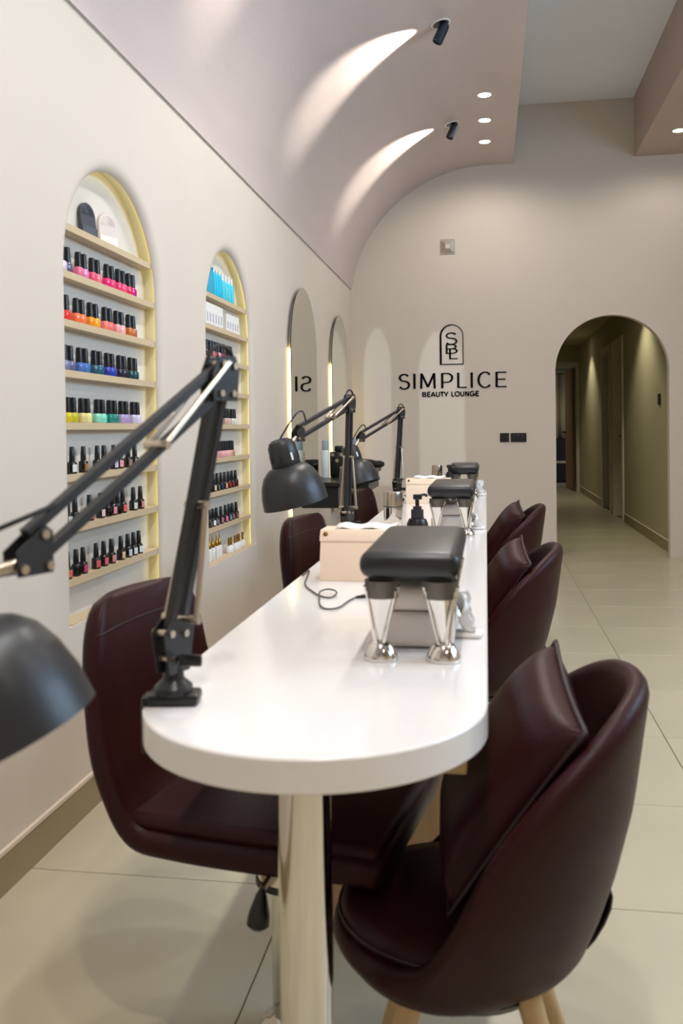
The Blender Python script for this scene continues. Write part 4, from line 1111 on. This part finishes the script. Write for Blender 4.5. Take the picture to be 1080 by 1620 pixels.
def make_tub():
    NT = 72
    mb = MB()
    rows = []
    ths = [-PI + 2 * PI * i / NT for i in range(NT)]
    # outer from below up to the rim, over it and down inside
    NO = 22
    for j in range(NO + 1):
        r_ = []
        for th in ths:
            zt = rim_h(th) - 0.022
            z = 0.250 + (zt - 0.250) * (j / NO) ** 1.5
            R = tub_r(th, z)
            r_.append((R * math.cos(th), R * math.sin(th), z))
        rows.append(r_)
    TH = 0.034
    for j in range(1, 7):
        a = PI * j / 6
        r_ = []
        for th in ths:
            zt = rim_h(th) - 0.022
            R = tub_r(th, zt) - TH / 2 + TH / 2 * math.cos(a)
            r_.append((R * math.cos(th), R * math.sin(th), zt + 0.022 * math.sin(a)))
        rows.append(r_)
    for j in range(1, 9):
        r_ = []
        for th in ths:
            zt = rim_h(th) - 0.022
            z = zt + (0.300 - zt) * j / 8
            R = tub_r(th, z) - TH
            r_.append((R * math.cos(th), R * math.sin(th), z))
        rows.append(r_)
    mb.grid(rows, close=True)
    n = NT
    k0 = len(mb.v); mb.v.append((0, 0, 0.250)); mb.f += [(k0, (i + 1) % n, i) for i in range(n)]
    me_shell = mb.mesh('shell', M_LEATHER, True, 70)
    seat = MB().lathe([(0.0005, 0.295), (0.150, 0.297), (0.180, 0.310), (0.190, 0.335), (0.188, 0.355), (0.172, 0.371), (0.13, 0.379), (0.0005, 0.382)], n=48, cap=False).mesh('seat_cushion', M_LEATHER, True, 60)
    pip = MB().path([(0.189 * math.cos(2 * PI * k / 60), 0.189 * math.sin(2 * PI * k / 60), 0.352) for k in range(61)], 0.0035, 6).mesh('seat_piping', M_LEATHER2, True)
    ped = MB().lathe([(0.11, 0.238), (0.125, 0.256)], n=32).mesh('base_ring', M_BLACKP, True)
    legs = []
    for a in (45, 135, 225, 315):
        c, s = math.cos(math.radians(a)), math.sin(math.radians(a))
        legs.append(MB().tube((0.120 * c, 0.120 * s, 0.262), (0.235 * c, 0.235 * s, 0.0), 0.020, 0.012, n=16).mesh('leg', M_LEGWOOD, True))
    strap = MB()
    zz = [0.405, 0.395, 0.375, 0.350, 0.325, 0.310]
    of = [0.0, 0.006, 0.010, 0.010, 0.006, 0.0]
    strap.grid([[(tub_r(0, z) + o + d, y, z) for y in (-0.035, 0.0, 0.035)] for d in (0.0,) for z, o in zip(zz, of)])
    strap = strap.mesh('pull_strap', M_LEATHER2, True)
    return me_shell, seat, pip, ped, legs, strap
TUB = make_tub()
def tub_chair(x, y, rz, label):
    t = thing('tub_chair', label, 'chair', (x, y, 0), rz, 'burgundy tub chairs on the client side')
    for nm, me in zip(('shell', 'seat_cushion', 'seat_piping', 'base_ring'), TUB[:4]):
        o = link(nm, me, t)
        if nm in ('seat_cushion', 'seat_piping'):
            o.location.x = -0.024
    for me in TUB[4]:
        link('leg', me, t)
    st = link('pull_strap', TUB[5], t); sd = st.modifiers.new('solid', 'SOLIDIFY'); sd.thickness = 0.004
    return t
def make_pillow():
    N = 22; S = 0.172
    mb = MB()
    def pt(u, v, s):
        pinch = 1 - 0.06 * (1 - u * u) * 1.0
        x = S * u * (1 - 0.05 * (1 - v * v) * 0 - 0.045 * (1 - abs(v) ** 2) * (abs(u) ** 3)); y = S * v * (1 - 0.045 * (1 - abs(u) ** 2) * (abs(v) ** 3))
        h = 0.056 * ((1 - u ** 4) * (1 - v ** 4)) ** 0.55
        return (x, y, s * h)
    for s in (1, -1):
        mb.grid([[pt(-1 + 2 * i / N, -1 + 2 * j / N, s) for i in range(N + 1)] for j in range(N + 1)])
    body = mb.mesh('cushion_body', M_LEATHER, True, 100)
    edge = [pt(-1 + 2 * i / N, -1, 0) for i in range(N)] + [pt(1, -1 + 2 * i / N, 0) for i in range(N)] + [pt(1 - 2 * i / N, 1, 0) for i in range(N)] + [pt(-1, 1 - 2 * i / N, 0) for i in range(N + 1)]
    pip = MB().path(edge, 0.0045, 6).mesh('piping', M_LEATHER2, True, 100)
    return body, pip
PIL = make_pillow()
def pillow(loc, normal, roll, label):
    t = thing('cushion', label, 'cushion', loc, group='burgundy cushions on the tub chairs')
    nrm = Vector(normal).normalized()
    up = Vector((0, 0, 1)); a = up.cross(nrm).normalized(); b = nrm.cross(a)
    ca, sa = math.cos(roll), math.sin(roll)
    a2 = a * ca + b * sa; b2 = b * ca - a * sa
    t.rotation_euler = Matrix((a2, b2, nrm)).transposed().to_euler()
    link('cushion_body', PIL[0], t); link('piping', PIL[1], t)
    return t
CH = [(-0.032, 1.452), (-0.032, 3.010), (0.012, 4.560)]
WHICH = ['nearest the camera', 'in the middle of the right side', 'farthest, beside the passage']
for (x, y), w in zip(CH, WHICH):
    tub_chair(x, y, 0.0, 'burgundy leather tub chair %s' % w)
    pillow((x + 0.060, y, 0.578), (-0.085, -0.011, 0.056), -0.16, 'square burgundy cushion leaning in the tub chair %s' % w)

# ================================================================== TECHNICIAN CHAIRS (left)
def make_tech():
    path = [(-0.335, 0.815), (-0.328, 0.74), (-0.315, 0.64), (-0.295, 0.545), (-0.262, 0.472), (-0.205, 0.422), (-0.13, 0.412), (0.0, 0.411), (0.13, 0.415), (0.21, 0.419), (0.245, 0.413)]
    ps = catmull(path, 5)
    rows = []
    n = len(ps)
    for i, p in enumerate(ps):
        a = Vector(ps[min(i + 1, n - 1)]) - Vector(ps[max(i - 1, 0)])
        a.normalize(); nn = Vector((-a.y, a.x))
        f = i / (n - 1)
        endf = min(1, f / 0.15, (1 - f) / 0.05)
        e = math.sqrt(max(0.02, 1 - (1 - endf) ** 2))
        w = (0.185 + 0.035 * smooth01(f / 0.35)) * (0.66 + 0.34 * e)
        th = 0.031 * (0.25 + 0.75 * e)
        ring = []
        for k in range(24):
            t = 2 * PI * k / 24
            c, s = math.cos(t), math.sin(t)
            kk = (abs(c) ** 4.5 + abs(s) ** 4.5) ** (-1 / 4.5)
            y = w * c * kk; o = th * s * kk
            # side wings curl forward on the back
            curl = 0.030 * (abs(y) / w) ** 2.5 * (1 - smooth01((f - 0.35) / 0.2))
            q = Vector(p) + nn * o
            ring.append((q.x + curl, y, q.y))
        rows.append(ring)
    mb = MB().grid(rows, close=True)
    m = len(rows) - 1
    mb.f.append(tuple(range(24))); mb.f.append(tuple(m * 24 + k for k in range(24)))
    shell = mb.mesh('seat_shell', M_LEATHER, True, 70)
    seat = MB().rbox((-0.225, -0.208, 0.428), (0.238, 0.208, 0.462), 0.016, 3).mesh('seat_pad', M_LEATHER, True, 60)
    rg = rows[4]
    seam = MB().path([(rg[k][0] + 0.0005, rg[k][1], rg[k][2]) for k in range(1, 12)], 0.0016, 6).mesh('back_seam', M_LEATHER2, True)
    plate = MB().rbox((-0.11, -0.11, 0.366), (0.11, 0.11, 0.386), 0.006).mesh('mount_plate', M_BLACKP, True)
    sleeve = MB().lathe([(0.045, 0.367), (0.050, 0.35), (0.062, 0.285), (0.062, 0.280)], n=32).mesh('sleeve', M_CHROME, True)
    ring = MB().lathe([(0.0625, 0.290), (0.0650, 0.285), (0.0650, 0.279), (0.060, 0.277)], n=32, cap=False).mesh('sleeve_ring', M_BLACKP, True)
    col = MB().lathe([(0.036, 0.02), (0.036, 0.29)], n=28).mesh('gas_column', M_CHROME, True)
    base = MB().lathe([(0.062, 0.0006), (0.062, 0.004), (0.058, 0.010), (0.050, 0.014), (0.042, 0.022), (0.036, 0.03)], n=44).mesh('base_disc', M_CHROME, True)
    lev = MB().path([(0.03, -0.04, 0.372), (0.034, -0.16, 0.370), (0.036, -0.205, 0.366)], 0.006, 8).mesh('lever', M_STEEL, True)
    grip = MB().lathe([(0.004, 0.0), (0.009, 0.010), (0.018, 0.042), (0.019, 0.058), (0.012, 0.064), (0.001, 0.066)], (0.036, -0.207, 0.368), (-0.10, -0.10, -1), n=20).mesh('lever_grip', M_BLACKP, True)
    return [('seat_shell', shell), ('seat_pad', seat), ('back_seam', seam), ('mount_plate', plate), ('sleeve', sleeve), ('sleeve_ring', ring), ('gas_column', col), ('base_disc', base), ('lever', lev), ('lever_grip', grip)]
TECH = make_tech()
def tech_chair(x, y, rz, label):
    t = thing('swivel_chair', label, 'chair', (x, y, 0), rz, 'burgundy swivel chairs on the wall side')
    for nm, me in TECH:
        link(nm, me, t)
tech_chair(-0.372, 1.630, -0.17, 'burgundy leather swivel chair by the wall, nearest the camera')
tech_chair(-0.340, 3.060, -0.17, 'burgundy leather swivel chair by the wall, in the middle')
tech_chair(-0.325, 4.420, -0.17, 'burgundy leather swivel chair by the wall, farthest away')

# ================================================================== STYLING STATIONS UNDER THE MIRRORS
def station(y, label):
    t = thing('styling_ledge', label, 'ledge', (XL + 0.03, y, 0.80), group='black ledges below the mirrors')
    MB().rbox((0, -0.36, -0.03), (0.27, 0.36, 0), 0.006, 2).build('board', M_BLACKP, t)
    MB().rbox((0.02, -0.33, -0.16), (0.25, 0.33, -0.03), 0.006, 2).build('drawer_box', M_BLACKP, t)
    MB().tube((0.255, -0.10, -0.09), (0.255, 0.10, -0.09), 0.006).build('handle', M_STEEL, t, True)
station(5.72, 'black styling ledge below the nearer arched mirror')
station(7.14, 'black styling ledge below the mirror beside the corner')
def holder(loc, label):
    t = thing('tool_holder', label, 'holder', loc)
    MB().rbox((-0.05, -0.06, 0.0006), (0.05, 0.06, 0.17), 0.008, 2).build('body', M_BLACKP, t, True)
    MB().rbox((-0.02, -0.05, 0.17), (0.03, 0.05, 0.21), 0.008, 2).build('upper_block', M_BLACKP, t, True)
    for a, b in ((-0.03, 0.15), (0.03, 0.15), (0.0, 0.11), (0.03, 0.06)):
        MB().tube((a, -0.0605, b), (a, -0.0645, b), 0.012, n=14).build('ring', M_STEEL, t, True)
holder((-1.00, 6.05, 0.80), 'black tool holder with round metal openings on the ledge')
for k, (x, y) in enumerate(((-1.06, 5.88), (-1.04, 7.08))):
    t = thing('spray_can', ['pale blue-grey spray can before the nearer mirror', 'pale blue-grey spray can before the mirror beside the corner'][k], 'spray can', (x, y, 0.80), group='spray cans before the mirrors')
    MB().lathe([(0.0005, 0.0006), (0.026, 0.001), (0.027, 0.004), (0.027, 0.17), (0.020, 0.185), (0.0005, 0.186)], n=24, cap=False).build('can', mat('can_white', (214, 218, 220), 0.35), t, True)
    MB().lathe([(0.0215, 0.185), (0.0215, 0.245), (0.019, 0.25), (0.0005, 0.25)], n=24, cap=False).build('cap', M_BLUECAN, t, True)
dr = thing('hair_dryer', 'black hair dryer lying on the ledge by the far mirror', 'hair dryer', (-0.93, 6.93, 0.80), -0.5)
MB().lathe([(0.020, -0.10), (0.040, -0.09), (0.044, -0.03), (0.040, 0.04), (0.028, 0.10), (0.024, 0.13)], (0, 0, 0.046), (1, 0, 0.02), n=24).build('barrel', M_BLACKP, dr, True)
MB().tube((-0.04, 0, 0.03), (-0.09, -0.15, 0.022), 0.019, 0.017).build('handle', M_BLACKP, dr, True)
MB().lathe([(0.027, 0.10), (0.030, 0.13), (0.018, 0.165)], (0, 0, 0.046), (1, 0, 0.02), n=24).build('nozzle', M_BLACK, dr, True)
so = thing('wall_socket', 'small metal-framed wall socket between the two mirrors', 'socket', (XL, 6.40, 0.66))
MB().rbox((0, -0.06, -0.045), (0.010, 0.06, 0.045), 0.003).build('plate', M_STEEL, so)
MB().rbox((0.009, -0.045, -0.032), (0.012, 0.045, 0.032), 0.002).build('insert', M_SOCKET, so)
